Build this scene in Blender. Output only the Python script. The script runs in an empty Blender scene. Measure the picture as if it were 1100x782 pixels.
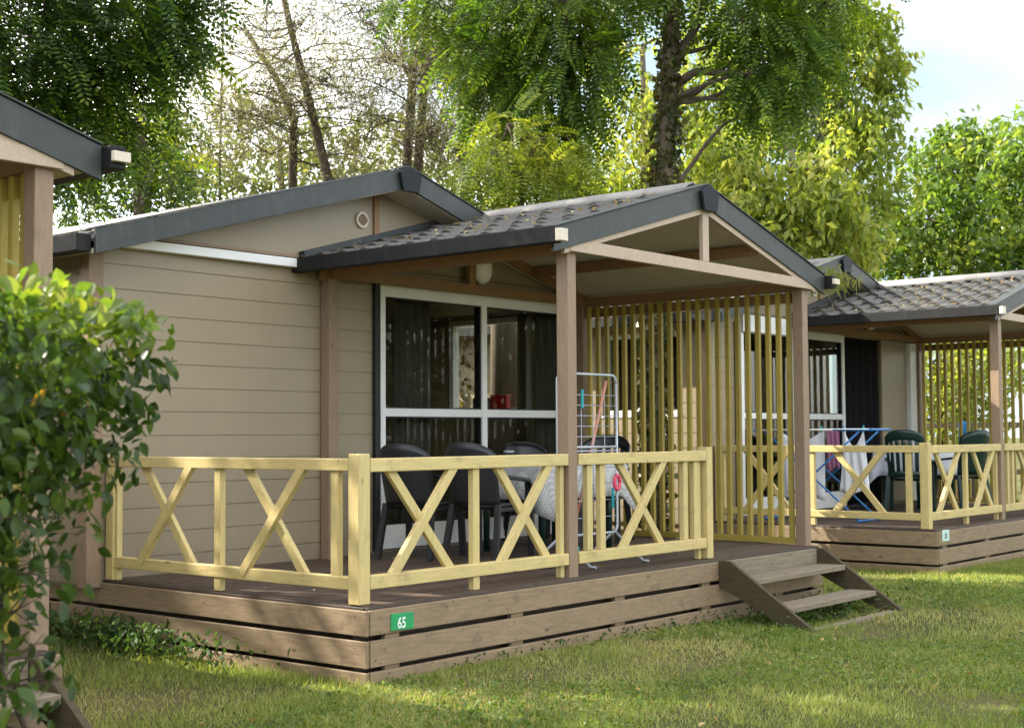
import bpy, math, random
import numpy as np
from mathutils import Vector, Matrix
R = math.radians
random.seed(7); rng = np.random.default_rng(11)
scene = bpy.context.scene
COL = scene.collection

# ------------------------------------------------------------------ camera
CAM = np.array([-5.68495, -5.81601, 1.4387])
RT = np.array([0.63937506, -0.76887266, -0.0058618])
UP = np.array([-0.03511935, -0.03681838, 0.99870468])
FW = np.array([0.76809255, 0.638341, 0.05054306])
FPX = 1499.12
cd = bpy.data.cameras.new('camera'); co = bpy.data.objects.new('camera', cd); COL.objects.link(co)
cd.sensor_width = 36; cd.lens = FPX * 36 / 1100; cd.clip_end = 2000; cd.clip_start = .05
M = Matrix(((RT[0], UP[0], -FW[0], CAM[0]), (RT[1], UP[1], -FW[1], CAM[1]), (RT[2], UP[2], -FW[2], CAM[2]), (0, 0, 0, 1)))
co.matrix_world = M
cd.dof.use_dof = True; cd.dof.focus_distance = 9.6; cd.dof.aperture_fstop = 5.2
scene.camera = co

def at(px, py, d):                       # point at depth d metres along the view through a photo pixel
    return CAM + d * (FW + RT * (px - 550) / FPX - UP * (py - 391) / FPX)

# ------------------------------------------------------------------ materials
def new_mat(name):
    m = bpy.data.materials.new(name); m.use_nodes = True
    nt = m.node_tree; nt.nodes.clear()
    out = nt.nodes.new('ShaderNodeOutputMaterial')
    return m, nt, out
def nd(nt, t, **k):
    n = nt.nodes.new(t)
    for a, v in k.items():
        if a == 'ins':
            for i, x in v.items(): n.inputs[i].default_value = x
        else: setattr(n, a, v)
    return n
def rgb(c): return (c[0], c[1], c[2], 1)
def ramp(nt, fac, stops):
    r = nt.nodes.new('ShaderNodeValToRGB')
    el = r.color_ramp.elements
    while len(el) < len(stops): el.new(.5)
    for e, (p, c) in zip(el, stops):
        e.position = p; e.color = rgb(c) if len(c) == 3 else c
    nt.links.new(fac, r.inputs[0]); return r.outputs[0]
def noise(nt, scale=(1, 1, 1), s=5., det=4, rough=.55, coord='Object', dist=0):
    tc = nt.nodes.new('ShaderNodeTexCoord'); mp = nt.nodes.new('ShaderNodeMapping')
    mp.inputs['Scale'].default_value = scale
    nt.links.new(tc.outputs[coord], mp.inputs[0])
    n = nd(nt, 'ShaderNodeTexNoise', ins={'Scale': s, 'Detail': det, 'Roughness': rough, 'Distortion': dist})
    nt.links.new(mp.outputs[0], n.inputs['Vector']); return n.outputs['Fac'], mp
def mixc(nt, fac, a, b, mode='MIX'):
    m = nd(nt, 'ShaderNodeMix', data_type='RGBA', blend_type=mode)
    for i, v in ((0, fac), (6, a), (7, b)):
        if isinstance(v, (int, float)): m.inputs[i].default_value = v
        elif isinstance(v, tuple): m.inputs[i].default_value = rgb(v)
        else: nt.links.new(v, m.inputs[i])
    return m.outputs[2]
def mth(nt, op, a, b=0.):
    m = nd(nt, 'ShaderNodeMath', operation=op)
    for i, v in ((0, a), (1, b)):
        if isinstance(v, (int, float)): m.inputs[i].default_value = v
        else: nt.links.new(v, m.inputs[i])
    return m.outputs[0]
def island(nt): return nt.nodes.new('ShaderNodeNewGeometry').outputs['Random Per Island']
def bump(nt, h, strength=.3, dist=.01):
    b = nd(nt, 'ShaderNodeBump', ins={'Strength': strength, 'Distance': dist}); nt.links.new(h, b.inputs['Height']); return b.outputs[0]
def prin(nt, out, col, rough=.5, spec=.5, metal=0, normal=None, rough_link=None):
    p = nd(nt, 'ShaderNodeBsdfPrincipled', ins={'Roughness': rough, 'Metallic': metal})
    p.inputs['Specular IOR Level'].default_value = spec
    if isinstance(col, tuple): p.inputs['Base Color'].default_value = rgb(col)
    else: nt.links.new(col, p.inputs['Base Color'])
    if normal: nt.links.new(normal, p.inputs['Normal'])
    if rough_link: nt.links.new(rough_link, p.inputs['Roughness'])
    nt.links.new(p.outputs[0], out.inputs[0]); return p

def wood(name, c, axis, var=.18, knots=.5, rough=.55, dirt=.35, dirtc=(.08, .055, .035), grain=.12, nails=False):
    m, nt, out = new_mat(name)
    st = {'x': (.12, 1, 1), 'y': (1, .12, 1), 'z': (1, 1, .12), 'n': (1, 1, 1)}[axis]
    g, _ = noise(nt, tuple(v * 1. for v in st), 60, 5, .6)
    b, _ = noise(nt, (1, 1, 1), 1.3, 3)
    d, _ = noise(nt, (1, 1, 1), 9, 6, .7)
    isl = island(nt)
    k = mth(nt, 'MULTIPLY', mth(nt, 'SUBTRACT', isl, .5), var)
    base = mixc(nt, ramp(nt, g, [(.3, (0, 0, 0)), (.7, (1, 1, 1))]), tuple(x * (1 - grain) for x in c), tuple(min(1, x * (1 + grain)) for x in c))
    hs = nd(nt, 'ShaderNodeHueSaturation'); nt.links.new(base, hs.inputs['Color'])
    nt.links.new(mth(nt, 'ADD', mth(nt, 'ADD', 1.0, k), mth(nt, 'MULTIPLY', mth(nt, 'SUBTRACT', b, .5), .3)), hs.inputs['Value'])
    # knots
    tc = nt.nodes.new('ShaderNodeTexCoord'); mp = nt.nodes.new('ShaderNodeMapping')
    mp.inputs['Scale'].default_value = tuple({.12: .45}.get(v, 1.) for v in st); nt.links.new(tc.outputs['Object'], mp.inputs[0])
    vo = nd(nt, 'ShaderNodeTexVoronoi', ins={'Scale': 5.5}); nt.links.new(mp.outputs[0], vo.inputs['Vector'])
    kf = ramp(nt, vo.outputs['Distance'], [(.02, (1, 1, 1)), (.085, (0, 0, 0))])
    col = mixc(nt, mth(nt, 'MULTIPLY', kf, knots), hs.outputs[0], tuple(x * .3 for x in c))
    v2 = nd(nt, 'ShaderNodeTexVoronoi', ins={'Scale': 7.5}); nt.links.new(tc.outputs['Object'], v2.inputs['Vector'])
    sp = ramp(nt, v2.outputs['Distance'], [(.035, (1, 1, 1)), (.06, (0, 0, 0))])
    col = mixc(nt, mth(nt, 'MULTIPLY', sp, min(1, knots * 1.1)), col, tuple(x * .15 for x in c))
    df = ramp(nt, d, [(.56, (0, 0, 0)), (.78, (1, 1, 1))])
    col = mixc(nt, mth(nt, 'MULTIPLY', df, dirt), col, dirtc)
    if nails:                                       # rows of dark nail heads
        sx = nt.nodes.new('ShaderNodeSeparateXYZ'); nt.links.new(tc.outputs['Object'], sx.inputs[0])
        def saw(o, per, off): return mth(nt, 'SUBTRACT', mth(nt, 'FLOORED_MODULO', o, per), off)
        u = saw(sx.outputs['X' if axis == 'x' else 'Y'], .575, .075); v = saw(mth(nt, 'ADD', sx.outputs['Z'], mth(nt, 'MULTIPLY', b, .02)), .09, .045)
        rr_ = mth(nt, 'ADD', mth(nt, 'MULTIPLY', u, u), mth(nt, 'MULTIPLY', v, v))
        col = mixc(nt, mth(nt, 'LESS_THAN', rr_, .0042 ** 2), col, (.02, .015, .01))
    prin(nt, out, col, rough, .35, normal=bump(nt, g, .25, .004))
    return m

def plain(name, c, rough=.5, spec=.4, metal=0, var=.12, s=4., dirt=0., dirtc=(.1, .09, .07)):
    m, nt, out = new_mat(name)
    f, _ = noise(nt, (1, 1, 1), s, 5, .6)
    col = mixc(nt, ramp(nt, f, [(.3, (0, 0, 0)), (.7, (1, 1, 1))]), tuple(x * (1 - var) for x in c), tuple(min(1, x * (1 + var)) for x in c))
    if dirt:
        d, _ = noise(nt, (1, 1, .35), 11, 6, .7)
        col = mixc(nt, mth(nt, 'MULTIPLY', ramp(nt, d, [(.5, (0, 0, 0)), (.75, (1, 1, 1))]), dirt), col, dirtc)
    f2, _ = noise(nt, (1, 1, 1), 30, 3)
    rl = mth(nt, 'ADD', rough - .1, mth(nt, 'MULTIPLY', f2, .2))
    prin(nt, out, col, rough, spec, metal, rough_link=rl)
    return m

def leafmat(name, cols, trans=.45, tcol=1.35, rough=.5, nscale=.8):
    m, nt, out = new_mat(name)
    isl = island(nt); n, _ = noise(nt, (1, 1, 1), nscale, 3)
    f = mth(nt, 'ADD', mth(nt, 'MULTIPLY', isl, .55), mth(nt, 'MULTIPLY', ramp(nt, n, [(.35, (0, 0, 0)), (.65, (1, 1, 1))]), .45))
    k = len(cols)
    col = ramp(nt, f, [(i / (k - 1), c) for i, c in enumerate(cols)])
    p = nd(nt, 'ShaderNodeBsdfPrincipled', ins={'Roughness': rough}); p.inputs['Specular IOR Level'].default_value = .35
    nt.links.new(col, p.inputs['Base Color'])
    t = nt.nodes.new('ShaderNodeBsdfTranslucent')
    tc = mixc(nt, 1.0, col, (tcol * 1.05, tcol, tcol * .45), 'MULTIPLY'); nt.links.new(tc, t.inputs[0])
    mx = nt.nodes.new('ShaderNodeMixShader'); mx.inputs[0].default_value = trans
    nt.links.new(p.outputs[0], mx.inputs[1]); nt.links.new(t.outputs[0], mx.inputs[2]); nt.links.new(mx.outputs[0], out.inputs[0])
    return m

def glassmat(name, tint=(.92, .93, .91), extra=.0, k=.17):
    m, nt, out = new_mat(name)
    fr = nd(nt, 'ShaderNodeFresnel'); bf = nt.nodes.new('ShaderNodeNewGeometry').outputs['Backfacing']
    nt.links.new(mth(nt, 'SUBTRACT', 1.5, mth(nt, 'MULTIPLY', bf, 1.5 - 1 / 1.5)), fr.inputs['IOR'])
    n, _ = noise(nt, (1, 1, 1), 1.2, 2)
    t = nd(nt, 'ShaderNodeBsdfTransparent', ins={0: rgb(tint)})
    g = nd(nt, 'ShaderNodeBsdfGlossy', ins={0: (.95, .97, 1, 1), 1: .015})
    nt.links.new(bump(nt, n, .02, .02), g.inputs['Normal'])
    mx = nt.nodes.new('ShaderNodeMixShader'); nt.links.new(mth(nt, 'ADD', mth(nt, 'MULTIPLY', fr.outputs[0], k), extra), mx.inputs[0])
    nt.links.new(t.outputs[0], mx.inputs[1]); nt.links.new(g.outputs[0], mx.inputs[2]); nt.links.new(mx.outputs[0], out.inputs[0])
    return m

def sidingmat():
    m, nt, out = new_mat('painted_siding')
    g, _ = noise(nt, (.1, .1, 1), 70, 4, .6); b, _ = noise(nt, (1, 1, 1), .9, 3)
    d, _ = noise(nt, (1.6, 1.6, .22), 5, 5, .65)
    c = (.268, .218, .142)
    col = mixc(nt, ramp(nt, b, [(.3, (0, 0, 0)), (.7, (1, 1, 1))]), tuple(x * .92 for x in c), tuple(x * 1.07 for x in c))
    col = mixc(nt, mth(nt, 'MULTIPLY', ramp(nt, d, [(.52, (0, 0, 0)), (.8, (1, 1, 1))]), .3), col, (.2, .17, .13))
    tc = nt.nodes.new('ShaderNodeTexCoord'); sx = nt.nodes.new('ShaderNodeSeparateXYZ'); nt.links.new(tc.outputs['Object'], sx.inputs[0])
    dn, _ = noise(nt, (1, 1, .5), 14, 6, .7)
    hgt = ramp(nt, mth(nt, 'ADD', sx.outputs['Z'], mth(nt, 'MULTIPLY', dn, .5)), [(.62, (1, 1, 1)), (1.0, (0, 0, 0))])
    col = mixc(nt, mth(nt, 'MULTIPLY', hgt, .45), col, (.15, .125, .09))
    prin(nt, out, col, .42, .45, normal=bump(nt, g, .12, .003)); return m

TAUPE = (.25, .172, .112)
YEL = (.53, .42, .18)
MT = dict(
    siding=sidingmat(),
    taupe_x=wood('taupe_paint_x', TAUPE, 'x'), taupe_y=wood('taupe_paint_y', TAUPE, 'y'), taupe_z=wood('taupe_paint_z', TAUPE, 'z'),
    skirt_x=wood('skirt_paint_x', (.235, .168, .102), 'x', dirt=.75, knots=.9, grain=.2, nails=True), skirt_y=wood('skirt_paint_y', (.235, .168, .102), 'y', dirt=.75, knots=.9, grain=.2, nails=True),
    truss=wood('truss_paint', (.40, .31, .225), 'n', var=.1, dirt=.22), beam=wood('brown_beam', (.25, .14, .065), 'n', knots=.4, dirt=.25),
    yel_x=wood('yellow_paint_x', YEL, 'x', dirt=.55, dirtc=(.17, .11, .05), knots=.85), yel_y=wood('yellow_paint_y', YEL, 'y', dirt=.45, dirtc=(.2, .14, .06), knots=.8),
    yel_z=wood('yellow_paint_z', YEL, 'z', dirt=.4, dirtc=(.22, .16, .07), knots=.8),
    slat=wood('ochre_slat', (.36, .27, .052), 'z', dirt=.3, dirtc=(.18, .12, .04), var=.3),
    deck=wood('deck_planks', (.075, .052, .036), 'x', var=.4, knots=.3, dirt=.6, dirtc=(.035, .026, .02), rough=.65, grain=.3),
    dark_wood=wood('dark_board', (.05, .036, .026), 'x', dirt=.5), grey_wood=wood('weathered_step', (.20, .165, .115), 'x', dirt=.55, dirtc=(.06, .055, .03), rough=.75, grain=.25, knots=.7),
    grey_wood_y=wood('weathered_stringer', (.055, .042, .020), 'y', dirt=.5, dirtc=(.07, .06, .015), rough=.75, grain=.25),
    slate=plain('slate_metal', (.026, .031, .029), .55, .5, dirt=.25, dirtc=(.13, .13, .12)),
    plate=plain('dark_end_plate', (.010, .014, .018), .6, .2),
    gutter=plain('charcoal_gutter', (.012, .0125, .0125), .6, .2, dirt=.15),
    tile=plain('grey_roof_tile', (.055, .053, .048), .6, .4, var=.25, s=3, dirt=.6, dirtc=(.15, .13, .10)),
    ridge=plain('ridge_tile', (.20, .19, .175), .6, .4, var=.2, dirt=.4, dirtc=(.36, .33, .28)),
    white=plain('white_vinyl', (.74, .74, .72), .35, .5, var=.04, dirt=.12, dirtc=(.45, .42, .36)),
    cream=plain('cream_panel', (.60, .54, .43), .6, .3, var=.06, dirt=.2, dirtc=(.4, .33, .24)),
    black=plain('black_rubber', (.012, .012, .012), .5), inner=plain('inner_wall', (.32, .26, .19), .7, .2), innerfloor=plain('inner_floor', (.09, .07, .055), .5, .3),
    lamp=plain('opal_lamp', (.8, .78, .74), .3, .5, var=.03), trunk=wood('tree_bark', (.11, .085, .062), 'z', dirt=.6, grain=.35, rough=.9, knots=.3),
    pinebark=wood('pine_bark', (.055, .04, .028), 'z', dirt=.6, grain=.35, rough=.9, knots=.2), twig=plain('twig_bark', (.055, .04, .028), .8, .2, var=.3),
    glass=glassmat('window_glass'), glass_b=glassmat('reflecting_glass', (.75, .78, .77), .01, .4),
    blackpl=plain('black_plastic', (.016, .017, .02), .38, .5, var=.2), greenpl=plain('green_plastic', (.005, .026, .020), .33, .5, var=.15),
    steel=plain('grey_steel', (.42, .45, .49), .35, .5, .3), blue=plain('blue_steel', (.02, .16, .42), .35, .5),
    pole=plain('salmon_pole', (.55, .24, .17), .4, .5), teal=plain('teal_plastic', (.02, .32, .36), .4, .5), red=plain('red_plastic', (.5, .015, .02), .35, .5),
    pink=plain('pink_plastic', (.75, .08, .16), .4, .5), towel=plain('white_cotton', (.70, .72, .76), .9, .1, var=.04), mauve=plain('mauve_cotton', (.30, .13, .22), .9, .1),
    curtain=plain('black_curtain', (.012, .011, .013), .85, .1), drape=plain('brown_drape', (.12, .095, .06), .9, .1, var=.2), drape2=plain('dark_drape', (.045, .043, .036), .9, .1, var=.2),
    sgreen=plain('green_sign', (.02, .28, .10), .35, .5, var=.2), sgreen2=plain('pale_sign', (.45, .62, .58), .4, .5, var=.06), text=plain('white_lettering', (.75, .78, .75), .5), textd=plain('dark_lettering', (.08, .13, .13), .5),
    towelblue=plain('blue_cotton', (.03, .2, .5), .9, .1),
)
# patterned oilcloth
def oilcloth():
    m, nt, out = new_mat('speckled_oilcloth')
    tc = nt.nodes.new('ShaderNodeTexCoord'); vo = nd(nt, 'ShaderNodeTexVoronoi', ins={'Scale': 85., 'Randomness': .25}); nt.links.new(tc.outputs['Object'], vo.inputs['Vector'])
    f = ramp(nt, vo.outputs['Distance'], [(.25, (.16, .16, .15)), (.5, (.52, .52, .50))])
    prin(nt, out, f, .45, .4); return m
MT['oilcloth'] = oilcloth()

# ------------------------------------------------------------------ mesh builder
class MB:
    def __init__(s): s.v = []; s.f = []; s.sm = []
    def add(s, vs, fs, smooth=False):
        o = len(s.v); s.v += [tuple(map(float, v)) for v in vs]; s.f += [tuple(i + o for i in f) for f in fs]; s.sm += [smooth] * len(fs); return s
    def box(s, x0, x1, y0, y1, z0, z1):
        return s.add([(x0, y0, z0), (x1, y0, z0), (x1, y1, z0), (x0, y1, z0), (x0, y0, z1), (x1, y0, z1), (x1, y1, z1), (x0, y1, z1)],
                     [(3, 2, 1, 0), (4, 5, 6, 7), (0, 1, 5, 4), (1, 2, 6, 5), (2, 3, 7, 6), (3, 0, 4, 7)])
    def bar(s, p, q, w, h, up=(0, 0, 1)):          # box from p to q, w across, h along up
        p = Vector(p); q = Vector(q); d = (q - p).normalized(); up = Vector(up)
        sd = d.cross(up)
        if sd.length < 1e-5: sd = d.cross(Vector((1, 0, 0)))
        sd.normalize(); u = sd.cross(d).normalized(); a = sd * w / 2; b = u * h / 2
        return s.add([p - a - b, p + a - b, p + a + b, p - a + b, q - a - b, q + a - b, q + a + b, q - a + b],
                     [(3, 2, 1, 0), (4, 5, 6, 7), (0, 1, 5, 4), (1, 2, 6, 5), (2, 3, 7, 6), (3, 0, 4, 7)])
    def tube(s, pts, r, seg=8, cap=True):
        pts = [Vector(p) for p in pts]; n = len(pts); rs = r if isinstance(r, (list, tuple)) else [r] * n
        ref = Vector((.31, .17, .93)); vs = []; fs = []
        for i, p in enumerate(pts):
            d = (pts[min(i + 1, n - 1)] - pts[max(i - 1, 0)]).normalized()
            if abs(d.dot(ref)) > .95: ref = Vector((.9, .3, .1))
            a = d.cross(ref).normalized(); b = d.cross(a)
            for k in range(seg):
                t = 2 * math.pi * k / seg; vs.append(p + (a * math.cos(t) + b * math.sin(t)) * rs[i])
        for i in range(n - 1):
            for k in range(seg):
                fs.append((i * seg + k, i * seg + (k + 1) % seg, (i + 1) * seg + (k + 1) % seg, (i + 1) * seg + k))
        s.add(vs, fs, True)
        if cap and seg > 2:
            o = len(s.v) - n * seg
            s.f += [tuple(o + k for k in range(seg))[::-1], tuple(o + (n - 1) * seg + k for k in range(seg))]; s.sm += [False, False]
        return s
    def prism(s, poly, axis, a, b):                # poly in the two other axes, extruded a..b along axis
        n = len(poly)
        def P(u, w, t): return {'x': (t, u, w), 'y': (u, t, w), 'z': (u, w, t)}[axis]
        vs = [P(u, w, a) for u, w in poly] + [P(u, w, b) for u, w in poly]
        return s.add(vs, [tuple(range(n))[::-1], tuple(range(n, 2 * n))] + [(i, (i + 1) % n, (i + 1) % n + n, i + n) for i in range(n)])
    def grid(s, P, thick=None, smooth=True):       # P[i][j] points; thick: offset vector function or scalar along normal
        ni = len(P); nj = len(P[0]); vs = [Vector(p) for r_ in P for p in r_]
        fs = [(i * nj + j, i * nj + j + 1, (i + 1) * nj + j + 1, (i + 1) * nj + j) for i in range(ni - 1) for j in range(nj - 1)]
        if thick:
            N = [Vector((0, 0, 0)) for _ in vs]
            for f in fs:
                nn = (vs[f[1]] - vs[f[0]]).cross(vs[f[3]] - vs[f[0]])
                for i in f: N[i] += nn
            o = len(vs); vs = vs + [v - n_.normalized() * thick for v, n_ in zip(vs, N)]
            fs = fs + [tuple(i + o for i in f[::-1]) for f in fs]
            ed = [(0 * nj + j, 0 * nj + j + 1) for j in range(nj - 1)] + [((ni - 1) * nj + j + 1, (ni - 1) * nj + j) for j in range(nj - 1)]
            ed += [((i + 1) * nj, i * nj) for i in range(ni - 1)] + [(i * nj + nj - 1, (i + 1) * nj + nj - 1) for i in range(ni - 1)]
            fs += [(b, a, a + o, b + o) for a, b in ed]
        return s.add(vs, fs, smooth)
    def build(s, name, mat, parent=None, bev=0, loc=None):
        base = Vector((0, 0, 0))
        p = parent
        while p is not None: base += p.location; p = p.parent
        if loc is not None and parent is None: base = Vector(loc)
        me = bpy.data.meshes.new(name)
        me.from_pydata([tuple(Vector(v) - base) for v in s.v], [], s.f); me.materials.append(mat)
        me.polygons.foreach_set('use_smooth', s.sm); me.update()
        o = bpy.data.objects.new(name, me); COL.objects.link(o)
        if parent is not None: o.parent = parent
        elif loc is not None: o.location = loc
        if bev:
            b = o.modifiers.new('bevel', 'BEVEL'); b.width = bev; b.segments = 2; b.limit_method = 'ANGLE'; b.angle_limit = R(40)
        return o
def tag(o, label=None, cat=None, group=None, kind=None):
    if label: o['label'] = label
    if cat: o['category'] = cat
    if group: o['group'] = group
    if kind: o['kind'] = kind
    return o
def thing(name, label, cat, loc=(0, 0, 0), group=None, rz=0):
    o = bpy.data.objects.new(name, None); COL.objects.link(o); o.location = loc; o.rotation_euler = (0, 0, rz); o.empty_display_size = .2
    return tag(o, label, cat, group)
def raw(name, V, F, mat, parent=None, smooth=False):   # numpy mesh, faces all the same size
    me = bpy.data.meshes.new(name); V = np.asarray(V, dtype=np.float32); F = np.asarray(F, dtype=np.int32); k = F.shape[1]
    base = np.zeros(3); p = parent
    while p is not None: base += np.array(p.location); p = p.parent
    V = V - base.astype(np.float32)
    me.vertices.add(len(V)); me.vertices.foreach_set('co', V.ravel())
    me.loops.add(F.size); me.loops.foreach_set('vertex_index', F.ravel())
    me.polygons.add(len(F)); me.polygons.foreach_set('loop_start', np.arange(0, F.size, k, dtype=np.int32))
    me.update(calc_edges=True); me.materials.append(mat)
    if smooth: me.polygons.foreach_set('use_smooth', np.ones(len(F), dtype=bool))
    o = bpy.data.objects.new(name, me); COL.objects.link(o)
    if parent is not None: o.parent = parent
    return o

# ------------------------------------------------------------------ ground
def gz(x, y):
    return -.06 * np.exp(-((x - 4.6) ** 2 + (y + .9) ** 2) / 3.0) + .012 * np.sin(x * 1.7 + y) * np.cos(y * 2.1 - x * .6)
def ground():
    a = np.unique(np.concatenate([np.linspace(-10, 18, 113), -10 - np.geomspace(.5, 300, 22), 18 + np.geomspace(.5, 300, 22)]))
    X, Y = np.meshgrid(a, np.unique(np.concatenate([np.linspace(-10, 14, 97), -10 - np.geomspace(.5, 300, 22), 14 + np.geomspace(.5, 300, 22)])), indexing='ij')
    V = np.stack([X, Y, gz(X, Y)], -1).reshape(-1, 3); ni, nj = X.shape
    i, j = np.meshgrid(np.arange(ni - 1), np.arange(nj - 1), indexing='ij'); b = (i * nj + j).ravel()
    F = np.stack([b, b + nj, b + nj + 1, b + 1], 1)
    m, nt, out = new_mat('lawn_soil')
    n1, _ = noise(nt, (1, 1, 1), .7, 5); n2, _ = noise(nt, (1, 1, 1), 40, 5, .7)
    c = ramp(nt, n1, [(.35, (.06, .08, .02)), (.55, (.10, .10, .036)), (.72, (.19, .15, .08))])
    c = mixc(nt, mth(nt, 'MULTIPLY', n2, .6), c, (.035, .03, .014))
    prin(nt, out, c, .9, .1, normal=bump(nt, n2, .6, .03))
    o = raw('ground', V, F, m, smooth=True); tag(o, kind='structure')
ground()

DECKS = []
ZD = .4536; D = 2.62; HW = 5.5; HB = 9.4      # deck height, house front line, house width, house back line
SLOPE = .27; SL2 = .275
def under_deck(x, y):
    k = np.zeros_like(x, dtype=bool)
    for ox, oy in DECKS: k |= (x > ox - .0) & (x < ox + HW + .05) & (y > oy + 0.) & (y < oy + HB + .3)
    return k

# ------------------------------------------------------------------ tiled roof slope
def tile_slope(x_e, z_e, x_r, z_r, y0, y1, rows, pitch=.245, per=10):
    mb = MB(); L = math.hypot(x_r - x_e, z_r - z_e); ux, uz = (x_r - x_e) / L, (z_r - z_e) / L
    nx, nz = -uz * (1 if ux > 0 else -1), abs(ux)
    n = int((y1 - y0) / pitch * per); ys = [y0 + (y1 - y0) * k / n for k in range(n + 1)]
    def w(y):
        t = ((y - y0) / pitch) % 1.0
        return .037 * (math.sin(math.pi * t / .62) if t < .62 else -.35 * math.sin(math.pi * (t - .62) / .38))
    P = []
    for r in range(rows):
        s0, s1 = L * r / rows, L * (r + 1) / rows + .001
        jit = random.uniform(-.004, .004)
        for s, h in ((s0, .008), (s0, .042), (s0 + .012, .048), (s0 + (s1 - s0) * .5, .028), (s1, .014)):
            P.append([(x_e + ux * s + nx * (h + w(y) * (1 if h > .0125 else .9)), y, z_e + uz * s + nz * (h + jit * (h > .0125) + w(y) * (1 if h > .0125 else .9))) for y in ys])
    mb.grid(P, smooth=False)
    return mb

def gable(off, root, xc, half, zr, ze, yf, yb, rows, mid='', cut=None):
    """a two-slope roof: ridge height zr (top), eave height ze, from yf to yb"""
    ox, oy = off
    th = .03 if cut else .06
    mb = MB()
    for sgn in (-1, 1):
        xe = xc + sgn * half
        y0 = D - .03 if (cut and sgn > 0) else yf + .03; dz = .078 if cut else 0
        mb.prism([(ox + xe, ze - th - dz), (ox + xe, ze - dz), (ox + xc, zr - dz), (ox + xc, zr - th - dz)], 'y', oy + y0, oy + yb)
        if cut and sgn > 0:
            zc = zr - (zr - ze) * (cut - xc) / half
            mb.prism([(ox + cut, zc - th - dz), (ox + cut, zc - dz), (ox + xc, zr - dz), (ox + xc, zr - th - dz)], 'y', oy + yf + .03, oy + D - .031)
    mb.build(mid + 'roof_deck', MT['cream'], root)
    for sgn in (-1, 1):
        xe = xc + sgn * half
        iscut = cut and sgn > 0; lo = -.075 if cut else .004
        t = tile_slope(ox + xe, ze + lo, ox + xc, zr + lo, oy + (D if iscut else yf + .05), oy + yb, rows)
        t.build(mid + 'roof', MT['tile'], root)
        xb, zb = (cut, zr - (zr - ze) * (cut - xc) / half) if iscut else (xe, ze)
        # bargeboard at the front
        for y0 in (yf,):
            b = MB()
            b.prism([(ox + xb, zb - .115), (ox + xb, zb + .055), (ox + xc, zr + .075), (ox + xc, zr - .10)], 'y', oy + y0, oy + y0 + .025)
            b.prism([(ox + xb, zb + .057), (ox + xb, zb + .068), (ox + xc, zr + .088), (ox + xc, zr + .077)], 'y', oy + y0 - .012, oy + y0 + .12)
            b.build(mid + 'bargeboard', MT['slate'], root, .003)
    # ridge cap and end plate
    mb = MB()
    P = []
    for k in range(7):
        a = math.pi * k / 6
        P.append([(ox + xc - .13 * math.cos(a), oy + y, zr + (.0 if cut else .045) + .06 * math.sin(a) - .028 * abs(math.cos(a))) for y in (yf + .125, yb)])
    mb.grid(P, .012); mb.build(mid + 'ridge_cap', MT['ridge'], root)
    a, zc = .118, zr - .03
    MB().prism([(ox + xc - a * .78, zc - .11), (ox + xc + a * .78, zc - .11), (ox + xc + a * 1.1, zc + .04), (ox + xc, zc + .105), (ox + xc - a * 1.1, zc + .04)], 'y', oy + yf - .04, oy + yf - .013).build(mid + 'ridge_end_plate', MT['plate'], root, .004)

def gutter(off, root, x0, x1, z0, z1, y0, y1, mid=''):
    ox, oy = off
    g = MB().box(ox + x0, ox + x1, oy + y0 + .013, oy + y1, z0, z1).build(mid + 'gutter', MT['gutter'], root, .006)
    return g

def window(off, root, x0, x1, z0, z1, y, mull, trans, glass, foot=.2, name='window', lead=None):
    """front window in a wall facing -Y; frame bars, each pane a child"""
    ox, oy = off; f = .06; yo, yi = oy + y - .03, oy + y + .06
    mb = MB()
    mb.box(ox + x0, ox + x0 + f, yo, yi, z0, z1).box(ox + x1 - f, ox + x1, yo, yi, z0, z1)
    mb.box(ox + x0 + f, ox + x1 - f, yo, yi, z1 - .1, z1).box(ox + x0 + f, ox + x1 - f, yo, yi, z0, z0 + foot)
    xs = [x0 + f] + [v for m in mull for v in (m - .035, m + .035)] + [x1 - f]
    for m in mull: mb.box(ox + m - .035, ox + m + .035, yo + .002, yi, z0 + foot, z1 - .1)
    for i in range(0, len(xs), 2):
        mb.box(ox + xs[i], ox + xs[i + 1], yo + .004, yi, trans - .035, trans + .035)
    w = mb.build(name, MT['white'], root, .004)
    sashm = MB(); rub = MB()
    for i in range(0, len(xs), 2):
        for za, zb in ((z0 + foot, trans - .035), (trans + .035, z1 - .1)):
            a, b = ox + xs[i], ox + xs[i + 1]; s = .012
            rub.box(a, a + s, yo + .02, yi, za, zb).box(b - s, b, yo + .02, yi, za, zb).box(a + s, b - s, yo + .02, yi, za, za + s).box(a + s, b - s, yo + .02, yi, zb - s, zb)
            MB().box(a + s, b - s, yo + .04, yo + .045, za + s, zb - s).build('pane', glass, w)
    rub.build('gasket', MT['black'], w)
    return w

def side_window(off, root, x, y0, y1, z0, z1, glass, out):
    """window in a side wall (plane X = x); out = -1 or 1 is the outward side"""
    ox, oy = off; f = .055; a, b = sorted((ox + x + out * .03, ox + x - out * .07))
    mb = MB().box(a, b, oy + y0, oy + y0 + f, z0, z1).box(a, b, oy + y1 - f, oy + y1, z0, z1).box(a, b, oy + y0 + f, oy + y1 - f, z0, z0 + f).box(a, b, oy + y0 + f, oy + y1 - f, z1 - f, z1)
    w = mb.build('window', MT['white'], root, .004)
    c = ox + x - out * .02
    MB().box(c - .003, c + .003, oy + y0 + f, oy + y1 - f, z0 + f, z1 - f).build('pane', glass, w)
    s0, s1 = sorted((ox + x + out * .06, ox + x - out * .16))
    MB().box(s0, s1, oy + y0 - .02, oy + y1 + .02, z0 - .03, z0 - .002).build('sill', MT['white'], w, .004)
    return w

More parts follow.
